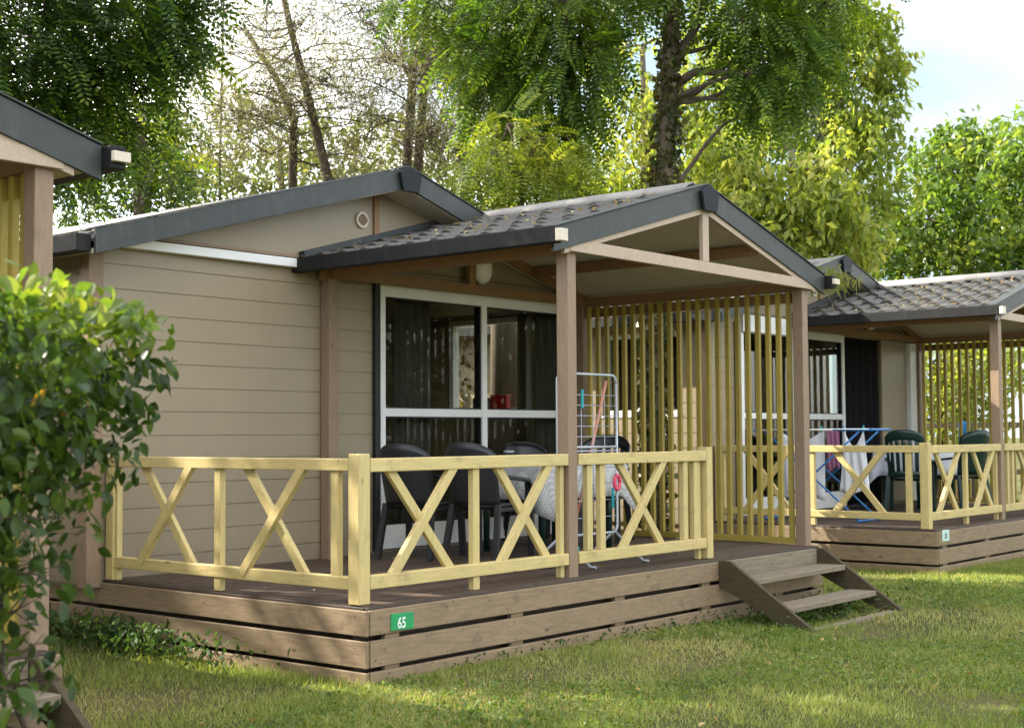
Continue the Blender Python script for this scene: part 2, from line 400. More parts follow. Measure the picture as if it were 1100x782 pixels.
def siding_wall(mb, a0, a1, fixed, z0, z1, face, axis, holes=()):
    """lapped boards with a groove; axis 'x': wall runs along X at Y=fixed facing -Y (face -1). Boards cut around holes (a0,a1,z0,z1)"""
    h = .173; k0 = math.floor((z0 - 1.624) / h)
    z = 1.624 + k0 * h
    while z < z1:
        za, zb = max(z, z0), min(z + h, z1)
        if zb - za > .004:
            cuts = [za, zb] + [c for ho in holes for c in ho[2:] if za + .002 < c < zb - .002]
            cuts = sorted(cuts)
            for p, q in zip(cuts[:-1], cuts[1:]):
                segs = [(a0, a1)]
                for ho in holes:
                    if ho[2] < q - .001 and ho[3] > p + .001:
                        segs = [t for s in segs for t in ((s[0], min(s[1], ho[0])), (max(s[0], ho[1]), s[1])) if t[1] - t[0] > .001]
                top = q - .008 if q == zb else q
                for s in segs:
                    if axis == 'x':
                        f = fixed; mb.box(s[0], s[1], min(f, f - face * .05), max(f, f - face * .05), p, top)
                        if q == zb and top < zb: mb.box(s[0], s[1], min(f - face * .009, f - face * .05), max(f - face * .009, f - face * .05), top, zb)
                    else:
                        f = fixed; mb.box(min(f, f - face * .05), max(f, f - face * .05), s[0], s[1], p, top)
                        if q == zb and top < zb: mb.box(min(f - face * .009, f - face * .05), max(f - face * .009, f - face * .05), s[0], s[1], top, zb)
        z += h

# ------------------------------------------------------------------ one chalet with its porch
def chalet(off, label, spec):
    ox, oy = off
    c = thing('chalet', label, 'chalet', (ox, oy, 0), 'holiday chalets in a row')
    zt = 2.86
    # front wall
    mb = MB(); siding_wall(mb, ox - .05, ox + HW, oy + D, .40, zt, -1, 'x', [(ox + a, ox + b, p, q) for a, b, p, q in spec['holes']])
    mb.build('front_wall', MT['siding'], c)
    pk = zt + 2.72 * SL2
    mb = MB().prism([(ox - .05, zt + .002), (ox + HW, zt + .002), (ox + 2.72, pk)], 'y', oy + D + .004, oy + D + .06); mb.build('gable_wall', MT['siding'], c)
    # side and back walls
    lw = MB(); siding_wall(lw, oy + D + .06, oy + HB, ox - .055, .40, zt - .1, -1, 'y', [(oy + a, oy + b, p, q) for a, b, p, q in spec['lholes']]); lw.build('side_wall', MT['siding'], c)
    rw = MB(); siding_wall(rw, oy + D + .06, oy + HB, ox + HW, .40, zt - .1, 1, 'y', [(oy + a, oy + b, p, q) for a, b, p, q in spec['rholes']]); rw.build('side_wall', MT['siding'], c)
    MB().box(ox + .06, ox + HW - .06, oy + HB - .06, oy + HB, .4, zt).build('back_wall', MT['siding'], c)
    MB().box(ox + .06, ox + HW - .06, oy + 6.2, oy + 6.26, .47, zt - .2).build('inner_wall', MT['inner'], c)
    MB().box(ox + .055, ox + HW - .055, oy + D + .06, oy + HB - .07, .40, .46).build('inner_floor', MT['innerfloor'], c)
    MB().box(ox + .055, ox + HW - .055, oy + D + .065, oy + HB - .07, zt - .16, zt - .12).build('inner_ceiling', MT['inner'], c)
    # corner trims
    for x0, x1 in ((-.15, -.03), (HW - .075, HW + .025)):
        MB().box(ox + x0, ox + x1, oy + D - .025, oy + D + .09, .40, zt - .07).build('corner_post', MT['taupe_z'], c, .004)
    MB().box(ox + 2.63, ox + 2.69, oy + D - .018, oy + D + .001, zt + .05, pk - .04).build('gable_batten', MT['beam'], c, .003)
    # round air vent
    v = MB(); vx, vz = ox + 2.49, 3.25
    v.tube([(vx, oy + D - .02, vz), (vx, oy + D + .003, vz)], .068, 20); v = v.build('air_vent', MT['cream'], c)
    gm = MB()
    for k in range(-4, 5): gm.box(vx + k * .012 - .003, vx + k * .012 + .003, oy + D - .026, oy + D - .0202, vz - .05 * math.cos(k * .3), vz + .05 * math.cos(k * .3))
    gm.build('grille', MT['taupe_z'], v)
    # white box along the top of the bare wall
    if spec.get('trim'): 
        a, b = spec['trim']
        MB().box(ox + a, ox + b, oy + D - .075, oy + D - .002, spec['trimz'][0], spec['trimz'][1]).build('awning_box', MT['white'], c, .006)
    MB().box(ox + 0., ox + HW, oy + D - .014, oy + D - .001, 2.862, 2.885).build('trim_strip', MT['taupe_x'], c)
    # roof over the house
    gable(off, c, 2.72, 3.02, 3.615, 3.615 - 3.02 * SL2, D - .33, HB + .3, 9, cut=3.70)
    ze = 3.615 - 3.02 * SL2
    gutter(off, c, -.42, -.305, ze - .10, ze + .02, D - .30, HB + .3); gutter(off, c, 5.745, 5.86, ze - .10, ze + .02, D, HB + .3)
    # soffit purlins under the overhang
    # plinth boards along the house side, and house floor rim
    for z0, z1 in ((.285, .452), (.10, .262), (-.10, .078)):
        MB().box(ox - .03, ox + .0, oy + D + .1, oy + HB, z0, z1).build('plinth_board', MT['skirt_y'], c, .004)
    MB().box(ox + .03, ox + .07, oy + D + .1, oy + HB, -.1, .40).build('floor_joist', MT['dark_wood'], c)
    MB().box(ox + HW - .07, ox + HW - .03, oy + D + .1, oy + HB, -.1, .40).build('floor_joist', MT['dark_wood'], c)
    # windows and doors
    for wdw in spec['windows']: window(off, c, *wdw)
    for sw in spec['lside']: side_window(off, c, 0., *sw, MT['glass_b'], -1)
    for sw in spec['rside']: side_window(off, c, HW, *sw, MT['glass'], 1)
    for x in spec['strips']: MB().box(ox + x, ox + x + .06, oy + D - .045, oy + D - .001, .47, 2.745).build('downpipe', MT['black'], c, .01)
    # ---------------- porch
    xc, half = 3.78, 1.98; zr, zeav = 3.335, 3.335 - half * SLOPE
    gable(off, c, xc, half, zr, zeav, .025, D - .02, 6, mid='porch_')
    zr2 = zr - .07
    gutter(off, c, xc - half - .09, xc - half - .002, zeav - .062, zeav + .052, -.06, D - .01, 'porch_')
    gutter(off, c, xc + half + .002, xc + half + .09, zeav - .062, zeav + .052, -.06, D - .01, 'porch_')
    for sg in (-1, 1):
        xa = xc + sg * (half + .046)
        MB().box(ox + xa - (.04 if sg < 0 else .045), ox + xa + (.044 if sg < 0 else .05), oy - .10 + (.02 if sg > 0 else 0), oy - .05, zeav - (.055 if sg < 0 else .03), zeav + (.03 if sg < 0 else .02)).build('beam_end', MT['cream'], c, .004)
    # wall flashing between porch roof and gable wall
    for sg in (-1, 1):
        MB().bar((ox + xc + sg * half, oy + D - .035, zeav + .09), (ox + xc + sg * .02, oy + D - .035, zr + .09), .06, .05, (0, 0, 1)).build('flashing', MT['slate'], c, .004)
    # posts
    for x0, x1 in ((2.02, 2.12), (5.435, 5.535)):
        MB().box(ox + x0, ox + x1, oy + .08, oy + .18, ZD - .03, 2.80).build('porch_post', MT['taupe_z'], c, .005)
        MB().box(ox + x0, ox + x1, oy + D - .115, oy + D - .015, ZD - .03, 2.72).build('wall_post', MT['taupe_z'], c, .005)
    # trusses (front: pale; wall: brown)
    for y0, y1, mt, nm in ((.036, .078, MT['truss'], ''), (D - .12, D - .077, MT['beam'], 'wall_')):
        MB().box(ox + 2.0, ox + 5.56, oy + y0, oy + y1, 2.712, 2.80).build(nm + 'tie_beam', mt, c, .004)
        MB().box(ox + xc - .045, ox + xc + .045, oy + y0 + .003, oy + y1 - .003, 2.802, zr - .13).build(nm + 'king_post', mt, c, .003)
        for sg in (-1, 1):
            pa = (xc + sg * (half - .1), zeav - .055 + .02 * SLOPE); zz = lambda x, d: zr - abs(x - xc) * SLOPE - d
            xa, xb = xc + sg * 1.84, xc + sg * .0
            MB().prism([(ox + xa, zz(xa, .15)), (ox + xa, zz(xa, .062)), (ox + xb + sg * .002, zz(xb, .062)), (ox + xb + sg * .002, zz(xb, .15))], 'y', oy + y0 + .006, oy + y1 - .006).build(nm + 'rafter', mt, c, .003)
    # purlins along Y under the porch roof, plates along Y on the posts
    for x in (2.8, 4.66): MB().box(ox + x - .03, ox + x + .03, oy + .09, oy + D - .13, zr - abs(x - xc) * SLOPE - .16, zr - abs(x - xc) * SLOPE - .075).build('porch_purlin', MT['beam'], c, .003)
    for x0, x1 in ((2.03, 2.11), (5.445, 5.525)): MB().box(ox + x0, ox + x1, oy + .185, oy + D - .125, 2.703, 2.79).build('eaves_beam', MT['beam'], c, .003)
    # dark boarding of the wall triangle under the porch
    # wall lamp
    lx, ly, lz = ox + 3.95, oy + D - .075, 2.955
    lm = MB(); P = []
    for i in range(9):
        t = i / 8 * math.pi / 2
        P.append([(lx + .115 * math.cos(t) * math.cos(a), ly - .085 * math.sin(t), lz + .14 * math.cos(t) * math.sin(a)) for a in [2 * math.pi * k / 24 for k in range(25)]])
    lm.grid(P); lm.tube([(lx, ly + .0, lz), (lx, ly + .03, lz)], .10, 24)
    lm.build('wall_lamp', MT['lamp'], c)
    return c

# ------------------------------------------------------------------ deck
def deck(off, label):
    ox, oy = off; DECKS.append(off)
    t = thing('wooden_deck', label, 'deck', (ox, oy, 0), 'raised porch decks')
    m = MB(); n = 21; w = (D - .035) / n
    for k in range(n):
        y = oy + .03 + k * w
        for xa, xb in ((ox + .02, ox + 2.62 + .3 * (k % 2)), (ox + 2.625 + .3 * (k % 2), ox + HW)):
            m.box(xa, xb, y, y + w - .006, ZD - .03, ZD - random.uniform(0, .003))
    m.build('deck_floor', MT['deck'], t)
    for i, (z0, z1) in enumerate(((.290, .434), (.108, .260), (-.12, .082))):
        b = MB().box(ox - .004, ox + HW + .02, oy - .028 - .002 * i, oy + .0, z0, z1).build('skirt_board', MT['skirt_x'], t, .005)
        MB().box(ox - .030, ox - .006, oy - .02, oy + D + .09, z0 - .004, z1 - .002).build('skirt_board', MT['skirt_y'], t, .005)
        MB().box(ox + HW + .022, ox + HW + .046, oy - .02, oy + D + .09, z0 - .004, z1 - .002).build('skirt_board', MT['skirt_y'], t, .005)
    MB().box(ox + .0, ox + HW, oy + .10, oy + .12, -.12, ZD - .032).build('shade_backing', MT['dark_wood'], t)  # dark backing boards stand in for the shade behind the skirt gaps
    MB().box(ox + .09, ox + .11, oy + .125, oy + D, -.12, ZD - .034).build('shade_backing', MT['dark_wood'], t)
    MB().box(ox + HW - .02, ox + HW + .01, oy + .05, oy + D, -.12, ZD - .034).build('shade_backing', MT['dark_wood'], t)
    MB().box(ox + .0, ox + HW + .02, oy - .003, oy + .029, ZD - .045, ZD - .006).build('edge_board', MT['dark_wood'], t, .004)
    MB().box(ox - .004, ox + .019, oy + .03, oy + D, ZD - .045, ZD - .006).build('edge_board', MT['dark_wood'], t, .004)
    for x in (.0, 1.15, 2.3, 3.45, 4.6): MB().box(ox + x + .14, ox + x + .26, oy + .0005, oy + .03, -.1, .42).build('support', MT['skirt_x'], t)
    return t

TOPZ = ZD + .85
def brace(root, p, q, mat, up, w=.045, h=.058): MB().bar(p, q, w, h, up).build('brace', mat, root, .004)
def x_panel(root, P, a0, a1, z0, z1, mat, nrm, ax):
    # two crossing braces between a0 and a1 along axis ax; front one proud of the other
    def pt(a, z, o): v = list(P); v[ax] += a; v[1 - ax] += o * nrm; v[2] = z; return v
    zs = (z0, z1) if ax == 0 else (z1, z0)
    MB().bar(pt(a0, zs[0], .016), pt(a1, zs[1], .016), .040, .062).build('brace', mat, root, .004)
    MB().bar(pt(a0, zs[1], -.010), pt(a1, zs[0], -.010), .034, .062).build('brace', mat, root, .004)

def railing_left(off, label):
    ox, oy = off; x = ox + .04
    t = thing('deck_railing', label, 'railing', (x, oy + 1.3, ZD), 'railings round the decks')
    MB().box(x - .035, x + .035, oy + .171, oy + D - .02, TOPZ - .072, TOPZ).build('top_rail', MT['yel_y'], t, .005)
    MB().box(x - .03, x + .03, oy + .171, oy + D - .02, ZD + .085, ZD + .160).build('bottom_rail', MT['yel_y'], t, .005)
    for y in (.268, 1.36, 2.48): MB().box(x - .022, x + .022, oy + y, oy + y + .062, ZD + .156 if y < 1 else ZD + .0, TOPZ - .073).build('baluster', MT['yel_z'], t, .004)
    MB().box(x - .04, x + .04, oy + D - .115, oy + D - .03, ZD, TOPZ - .074).build('end_post', MT['yel_z'], t, .004)
    for a, b in ((.565, 1.145), (1.655, 2.225)): x_panel(t, (x, oy, 0), a, b, ZD + .12, TOPZ - .04, MT['yel_z'], -1, 1)
    return t
def railing_front(off, label, corner=True):
    ox, oy = off; y = oy + .115
    t = thing('deck_railing', label, 'railing', (ox + 1, y, ZD), 'railings round the decks')
    MB().box(ox + .008, ox + .10, oy + .078, oy + .17, ZD + .001, TOPZ + .028).build('corner_post', MT['yel_z'], t, .006)
    MB().box(ox + .101, ox + 2.01, y - .042, y + .03, TOPZ - .08, TOPZ).build('top_rail', MT['yel_x'], t, .006)
    MB().box(ox + .101, ox + 2.01, y - .04, y + .03, ZD + .085, ZD + .165).build('bottom_rail', MT['yel_x'], t, .006)
    MB().box(ox + 1.03, ox + 1.092, y - .022, y + .022, ZD + .0, TOPZ - .082).build('baluster', MT['yel_z'], t, .004)
    MB().box(ox + 1.965, ox + 2.008, y + .0, y + .045, ZD + .0, TOPZ - .082).build('baluster', MT['yel_z'], t, .004)
    for a, b in ((.275, .865), (1.275, 1.84)): x_panel(t, (ox, y, 0), a, b, ZD + .12, TOPZ - .04, MT['yel_z'], -1, 0)
    return t
def railing_front2(off, label):
    ox, oy = off; y = oy + .115
    t = thing('deck_railing', label, 'railing', (ox + 2.9, y, ZD), 'railings round the decks')
    MB().box(ox + 2.13, ox + 3.80, y - .042, y + .03, TOPZ - .08, TOPZ).build('top_rail', MT['yel_x'], t, .006)
    MB().box(ox + 2.13, ox + 3.80, y - .04, y + .03, ZD + .085, ZD + .165).build('bottom_rail', MT['yel_x'], t, .006)
    MB().box(ox + 3.802, ox + 3.885, oy + .07, oy + .16, ZD + .001, TOPZ + .028).build('end_post', MT['yel_z'], t, .006)
    for x in (2.25, 2.405, 3.495, 3.645): MB().box(ox + x, ox + x + .062, y - .022, y + .022, ZD + .166, TOPZ - .082).build('baluster', MT['yel_z'], t, .004)
    MB().box(ox + 3.735, ox + 3.775, y + .0, y + .04, ZD + .0, TOPZ - .082).build('baluster', MT['yel_z'], t, .004)
    x_panel(t, (ox, y, 0), 2.64, 3.245, ZD + .12, TOPZ - .04, MT['yel_z'], -1, 0)
    return t
def slat_screen(off, label):
    ox, oy = off; x = ox + 5.485
    t = thing('slat_screen', label, 'screen', (x, oy + 1.3, ZD), 'yellow slat screens at the porch sides')
    m = MB(); n = 22
    for k in range(n):
        y = oy + .24 + k * (2.22 / (n - 1)); m.box(x - .02, x + .02, y - .021, y + .021, ZD + .062, 2.735 - .018)
    m.build('slat_panel', MT['slat'], t, .003)
    MB().box(x - .023, x + .023, oy + .181, oy + D - .12, ZD + .005, ZD + .06).build('bottom_rail', MT['slat'], t, .003)
    MB().box(x + .021, x + .045, oy + .181, oy + D - .12, 2.60, 2.69).build('top_rail', MT['beam'], t, .003)
    return t
def steps(off, label):
    ox, oy = off
    t = thing('porch_steps', label, 'steps', (ox + 4.7, oy - .4, float(gz(ox + 4.7, oy - .5))), 'wooden steps up to the decks')
    g = -.07
    for x0 in (3.79, 5.34):
        MB().prism([(oy - .032, .445), (oy - .13, .445), (oy - .90, g), (oy - .68, g), (oy - .032, .25)], 'x', ox + x0, ox + x0 + .042).build('stringer', MT['grey_wood_y'], t, .004)
    for ya, yb, z in ((-.34, -.10, .315), (-.62, -.38, .115)):
        MB().box(ox + 3.833, ox + 5.338, oy + ya, oy + yb, z - .045, z).build('tread', MT['grey_wood'], t, .006)
    MB().box(ox + 3.833, ox + 5.337, oy - .075, oy - .035, .28, .44).build('riser', MT['grey_wood'], t, .005)
    MB().box(ox + 3.833, ox + 5.337, oy - .80, oy - .72, g - .04, g + .03).build('bottom_board', MT['grey_wood'], t, .005)
    return t

A, B, C = (0., 0.), (7.95, -.05), (-7.535, 0.)
chalet(A, 'beige chalet with dark grey gable roof behind the deck numbered 65', dict(
    holes=[(2.68, 5.41, .47, 2.72)], lholes=[], rholes=[(3.18, 4.30, 1.66, 2.66)], trim=(-.02, 1.72), trimz=(2.775, 2.845),
    windows=[(2.69, 5.40, .48, 2.722, D, (4.04,), 1.635, MT['glass'])], lside=[], rside=[(3.18, 4.30, 1.66, 2.66)], strips=[2.615]))
chalet(B, 'neighbouring beige chalet with white window and black curtained doorway, behind the blue airer', dict(
    holes=[(.61, 3.28, .47, 2.72), (3.30, 4.38, .47, 2.70)], lholes=[(2.99, 4.11, 1.66, 2.62)], rholes=[(3.18, 4.30, 1.66, 2.66)], trim=(.60, 1.90), trimz=(2.63, 2.83),
    windows=[(.62, 3.27, .48, 2.722, D, (1.90,), 1.645, MT['glass_b'])], lside=[(2.99, 4.11, 1.66, 2.62)], rside=[(3.18, 4.30, 1.66, 2.66)], strips=[.50]))
chalet(C, 'chalet cut off by the photo edge behind the leafy hedge, only its porch corner showing', dict(
    holes=[(2.68, 5.41, .47, 2.72)], lholes=[], rholes=[(3.18, 4.30, 1.66, 2.66)], trim=(-.02, 1.72), trimz=(2.775, 2.845),
    windows=[(2.69, 5.40, .48, 2.722, D, (4.04,), 1.635, MT['glass'])], lside=[], rside=[(3.18, 4.30, 1.66, 2.66)], strips=[2.615]))
deck(A, 'raised deck with taupe skirt boards carrying the green 65 sign')
deck(B, 'raised deck of the neighbouring chalet under the blue clothes airer')
deck(C, 'raised deck behind the leafy hedge at the photo edge')
railing_left(A, 'yellow cross-braced railing in front of the bare beige siding')
railing_front(A, 'yellow railing with two crosses and corner post above the green 65 sign')
railing_front2(A, 'short yellow railing with one cross between porch post and steps')
railing_left(B, 'sunlit yellow cross-braced railing in front of the blue clothes airer')
railing_front(B, 'yellow railing with corner post in front of the green chairs')
railing_front2(B, 'yellow railing cut by the photo edge, beyond the green chairs')
slat_screen(A, 'tall yellow slat screen beside the black chairs and wire rack')
slat_screen(B, 'slat screen behind the green plastic chairs')
slat_screen(C, 'slat screen partly hidden by the leafy hedge')
steps(A, 'weathered two-tread wooden steps leading up to the deck numbered 65')
steps(C, 'grey wooden steps under the leafy hedge at the photo corner')

def text_mesh(body, size, mat, parent, loc, sx=1.):
    cu = bpy.data.curves.new('lettering', 'FONT'); cu.body = body; cu.size = size; cu.extrude = .0012; cu.offset = size * .012
    o = bpy.data.objects.new('lettering_tmp', cu); COL.objects.link(o)
    dg = bpy.context.evaluated_depsgraph_get(); me = bpy.data.meshes.new_from_object(o.evaluated_get(dg))
    bpy.data.objects.remove(o)
    me.materials.clear(); me.materials.append(mat)
    r = bpy.data.objects.new('number', me); COL.objects.link(r); r.parent = parent; r.location = loc; r.rotation_euler = (R(90), 0, 0); r.scale = (sx, 1, 1)
    return r
def number_sign(x, y, z, w, h, label, body, mat, tmat, size, tx, tz):
    t = thing('number_sign', label, 'sign', (x, y, z))
    MB().box(x, x + w, y - .006, y, z, z + h).build('plate', mat, t, .002)
    t.rotation_euler = (0, R(1.5), 0)
    text_mesh(body, size, tmat, t, (tx, -.0075, tz), .8)
number_sign(.155, -.030, .303, .19, .098, 'small green plate with white number 65 on the deck skirt', '65', MT['sgreen'], MT['text'], .088, .052, .012)
number_sign(B[0] + .06, B[1] - .030, .335, .175, .115, 'pale blue number plate at the corner of the neighbouring deck', '25', MT['sgreen2'], MT['textd'], .07, .055, .03)

# ------------------------------------------------------------------ porch furniture
def monobloc(name, label, loc, rz, mat, style, h=.90, group=None):
    """plastic armchair; faces +X in its own space"""
    t = thing(name, label, 'chair', loc, group)
    def P(m, nm):
        o = m.build(nm, mat); o.parent = t; return o
    # seat
    m = MB(); G = []
    for i in range(9):
        u = i / 8; row = []
        for j in range(11):
            v = j / 10 * 2 - 1; wd = .235 + .02 * u
            row.append((-.21 + .46 * u, v * wd, .425 - .022 * math.cos(v * 1.4) * (1 - .6 * u) - (.03 * max(0, u - .8) / .2) + .015 * u))
        G.append(row)
    m.grid(G, .014); m.box(-.2, .24, -.235, -.222, .385, .418).box(-.2, .24, .222, .235, .385, .418).box(.228, .24, -.22, .22, .375, .42)
    P(m, 'seat')
    # back shell: curved, arched top
    def bp(v, w, k=0.):     # v -1..1 across, w 0..1 up
        top = h - .10 * abs(v) ** 2.6; z = .40 + (top - .40) * w
        a = v * 1.02; rad = .27 + .01 * w
        return (-.02 - rad * math.cos(a) * 1.0 - .10 * w + k, rad * math.sin(a) * (1.02 + .06 * w), z)
    m = MB()
    if style == 'solid':
        m.grid([[bp(-1 + 2 * j / 16, .08 + .92 * i / 10) for j in range(17)] for i in range(11)], .014)
        P(m, 'backrest')
        rm = MB(); rm.tube([bp(-1 + 2 * j / 24, 1.) for j in range(25)], .012, 8); P(rm, 'rim')
    else:
        m.grid([[bp(-1 + 2 * j / 20, .80 + .20 * i / 3) for j in range(21)] for i in range(4)], .016)
        m.grid([[bp(-1 + 2 * j / 20, .06 + .12 * i / 2) for j in range(21)] for i in range(3)], .016)
        nb = 7
        for k in range(nb):
            v0 = -.86 + 1.72 * k / (nb - 1)
            m.grid([[bp(v0 - .085 + .17 * j / 2, .17 + .65 * i / 6) for j in range(3)] for i in range(7)], .014)
        P(m, 'backrest')
    for s in (-1, 1):
        a = MB()
        pts = [(-.16, s * .265, .66), (-.02, s * .285, .645), (.12, s * .288, .635), (.22, s * .28, .62), (.255, s * .27, .57)]
        for (p, q) in zip(pts[:-1], pts[1:]): a.bar(p, q, .052, .022, (0, 0, 1))
        a.grid([[(pp[0], pp[1] - .028, pp[2] + .004) for pp in pts], [(pp[0], pp[1], pp[2] + .014) for pp in pts], [(pp[0], pp[1] + .028, pp[2] + .004) for pp in pts]], .02)
        P(a, 'armrest')
        lg = MB()
        for x, dx in ((.255, .03), ):
            top, bot = (x, s * .268, .60), (x + dx, s * .285, 0)
            lg.bar(top, bot, .055, .03, (1, 0, 0)); lg.bar((top[0] - .018, top[1] - s * .012, top[2]), (bot[0] - .012, bot[1] - s * .012, 0), .03, .03, (1, 0, 0))
        P(lg, 'leg')
        lg = MB(); lg.bar((-.20, s * .235, .44), (-.30, s * .27, 0), .05, .03, (1, 0, 0)); lg.bar((-.185, s * .225, .44), (-.29, s * .258, 0), .03, .03, (1, 0, 0)); P(lg, 'leg')
    t.rotation_euler = (0, 0, rz); t.scale = (.92, .90, 1)
    return t
G1 = 'black chairs round the cloth-covered table'
monobloc('plastic_chair', 'black armchair nearest the window, left of the covered table', (2.58, 2.03, ZD), R(14), MT['blackpl'], 'solid', .91, G1)
monobloc('plastic_chair', 'black armchair with solid back, second from the white window frame', (2.76, 1.46, ZD), R(8), MT['blackpl'], 'solid', .92, G1)
monobloc('plastic_chair', 'black chair half hidden behind the front porch post', (4.45, 2.28, ZD), R(-110), MT['blackpl'], 'solid', .91, G1)
monobloc('plastic_chair', 'black slotted-back chair behind the wire rack', (4.82, 1.88, ZD), R(200), MT['blackpl'], 'slots', .98, G1)

def table(label, x0, x1, y0, y1, h, z, mat):
    t = thing('table', label, 'table', ((x0 + x1) / 2, (y0 + y1) / 2, z))
    MB().box(x0, x1, y0, y1, z + h - .035, z + h).build('tabletop', mat, t, .01)
    for x in (x0 + .1, x1 - .1):
        for y in (y0 + .1, y1 - .1): MB().tube([(x, y, z), (x, y, z + h - .04)], [.026, .035], 10).build('leg', mat, t)
    return t
def cloth(label, x0, x1, y0, y1, z, drop, mat, corner=.12, cat='tablecloth'):
    m = MB(); n = 60; G = []
    # ring profile: centre, edge, hem; with folds
    per = []
    def rect(t):
        L = [(x1 - x0), (y1 - y0), (x1 - x0), (y1 - y0)]; tot = sum(L); d = t * tot
        for k in range(4):
            if d <= L[k] + 1e-9:
                f = d / L[k]
                return [(x0 + f * (x1 - x0), y0, 0, -1, f), (x1, y0 + f * (y1 - y0), 1, 0, f), (x1 - f * (x1 - x0), y1, 0, 1, f), (x0, y1 - f * (y1 - y0), -1, 0, f)][k]
            d -= L[k]
    N = 120
    for i, (out, dz) in enumerate(((None, 0), (.0, .0), (.012, .006), (.02, .35), (.03, .7), (.04, 1.))):
        row = []
        for k in range(N + 1):
            x, y, nx, ny, f = rect((k % N) / N + 1e-6)
            e = max(0, 1 - min(f, 1 - f) * 7)                      # near a corner
            cx, cy = (x0 + x1) / 2, (y0 + y1) / 2
            if out is None: row.append((cx, cy, z + .004)); continue
            wv = .018 * math.sin(k * .9) * dz + .05 * e * dz
            ex, ey = (x - cx) / (x1 - x0) * 2, (y - cy) / (y1 - y0) * 2
            row.append((x + nx * (out + wv) + ex * .02 * dz * e, y + ny * (out + wv) + ey * .02 * dz * e, z + .004 - dz * (drop + corner * e ** 1.5)))
        G.append(row)
    m.grid(G, .003)
    o = m.build('tablecloth', mat, None, 0, ((x0 + x1) / 2, (y0 + y1) / 2, z)); tag(o, label, cat); return o
table('dark table under a speckled oilcloth on the porch', 3.22, 4.36, 1.26, 2.06, .72, ZD, MT['greenpl'])
cloth('grey speckled oilcloth draped over the porch table', 3.21, 4.37, 1.25, 2.07, ZD + .72, .27, MT['oilcloth'], .17)
# glass jar standing on the table
jar = thing('glass_jar', 'small clear jar standing on the speckled oilcloth', 'jar', (3.55, 1.9, ZD + .727))
MB().tube([(3.55, 1.9, ZD + .727), (3.55, 1.9, ZD + .83)], .045, 16).build('body', MT['glass'], jar)
MB().tube([(3.55, 1.9, ZD + .831), (3.55, 1.9, ZD + .85)], .047, 16).build('lid', MT['steel'], jar)

# upright wire rack
rk = thing('drying_rack', 'tall grey wire drying rack standing behind the porch post', 'drying rack', (3.0, .6, ZD))
def loop(x0, x1, y, z0, z1, r=.06):
    pts = []
    for cx, cz, a0 in ((x1 - r, z1 - r, 0), (x0 + r, z1 - r, 90), (x0 + r, z0 + r, 180), (x1 - r, z0 + r, 270)):
        for k in range(5): a = R(a0 + 22.5 * k); pts.append((cx + r * math.cos(a), y, cz + r * math.sin(a)))
    return pts + [pts[0]]
MB().tube(loop(2.56, 3.32, .60, ZD + .22, 1.90), .011, 8).build('frame', MT['steel'], rk)
MB().tube([(2.56, .6, 1.34), (3.32, .6, 1.34)], .011, 8).tube([(2.56, .6, 1.31), (3.32, .6, 1.31)], .007, 6).build('cross_bar', MT['steel'], rk)
wm = MB()
for z in (.80, .93, 1.06, 1.18, 1.42, 1.5, 1.58, 1.66, 1.74): wm.tube([(2.57, .6, z), (3.31, .6, z)], .0035, 5)
for x in (2.71, 2.86, 3.01, 3.16): wm.tube([(x, .6, ZD + .23), (x, .6, 1.75)], .003, 5)
wm.build('wires', MT['steel'], rk)
for x in (2.60, 3.28): MB().tube([(x, .6, ZD + .23), (x, .33, ZD + .012), (x, .28, ZD + .012)], .011, 8).tube([(x, .6, ZD + .23), (x, .87, ZD + .012), (x, .92, ZD + .012)], .011, 8).build('foot', MT['steel'], rk)
def peg(x, y, z, mat, label, h=.085):
    o = MB().box(x - .008, x + .001, y - .007, y + .007, z - h, z).box(x + .002, x + .010, y - .007, y + .007, z - h, z).box(x - .007, x + .009, y - .009, y + .009, z - h * .5, z - h * .38).build('clothes_peg', mat, None, .001, (x, y, z)); tag(o, label, 'peg')
peg(2.86, .59, 1.78, MT['teal'], 'teal clothes peg clipped high on the wire rack', .14)
peg(3.24, .585, 1.02, MT['teal'], 'teal clothes peg low on the wire rack beside the pink cloth', .16)
o = MB().tube([(3.30 + .035 * math.cos(a), .585, 1.06 + .055 * math.sin(a)) for a in [2 * math.pi * k / 16 for k in range(17)]], .016, 8).build('hair_band', MT['pink'], None, 0, (3.3, .585, 1.06)); tag(o, 'pink ring shaped band hanging on the rack side', 'band')
def broom(label, p, q, n):
    t = thing('broom', label, 'broom', q)
    p = Vector(p); q = Vector(q); d = (q - p).normalized()
    MB().tube([p, q - d * .03], .0125, 10).build('handle', MT['pole'], t)
    hm = MB().box(q.x - .13, q.x + .13, q.y - .022, q.y + .022, q.z + .045, q.z + .085); hm.build('head', MT['teal'], t, .006)
    bm = MB()
    for k in range(26):
        x = q.x - .125 + k * .01
        for y in (-.012, .0, .012): bm.bar((x, q.y + y, q.z + .048), (x + random.uniform(-.008, .008), q.y + y * 1.6, q.z), .006, .006)
    bm.build('bristles', MT['blackpl'], t)
broom('salmon broom leaning on the porch post, left of the wire rack', (2.10, .14, 1.62), (2.55, .62, ZD), 0)
broom('salmon mop handle leaning inside the wire rack', (3.27, .66, 1.86), (3.2, 1.0, ZD), 0)

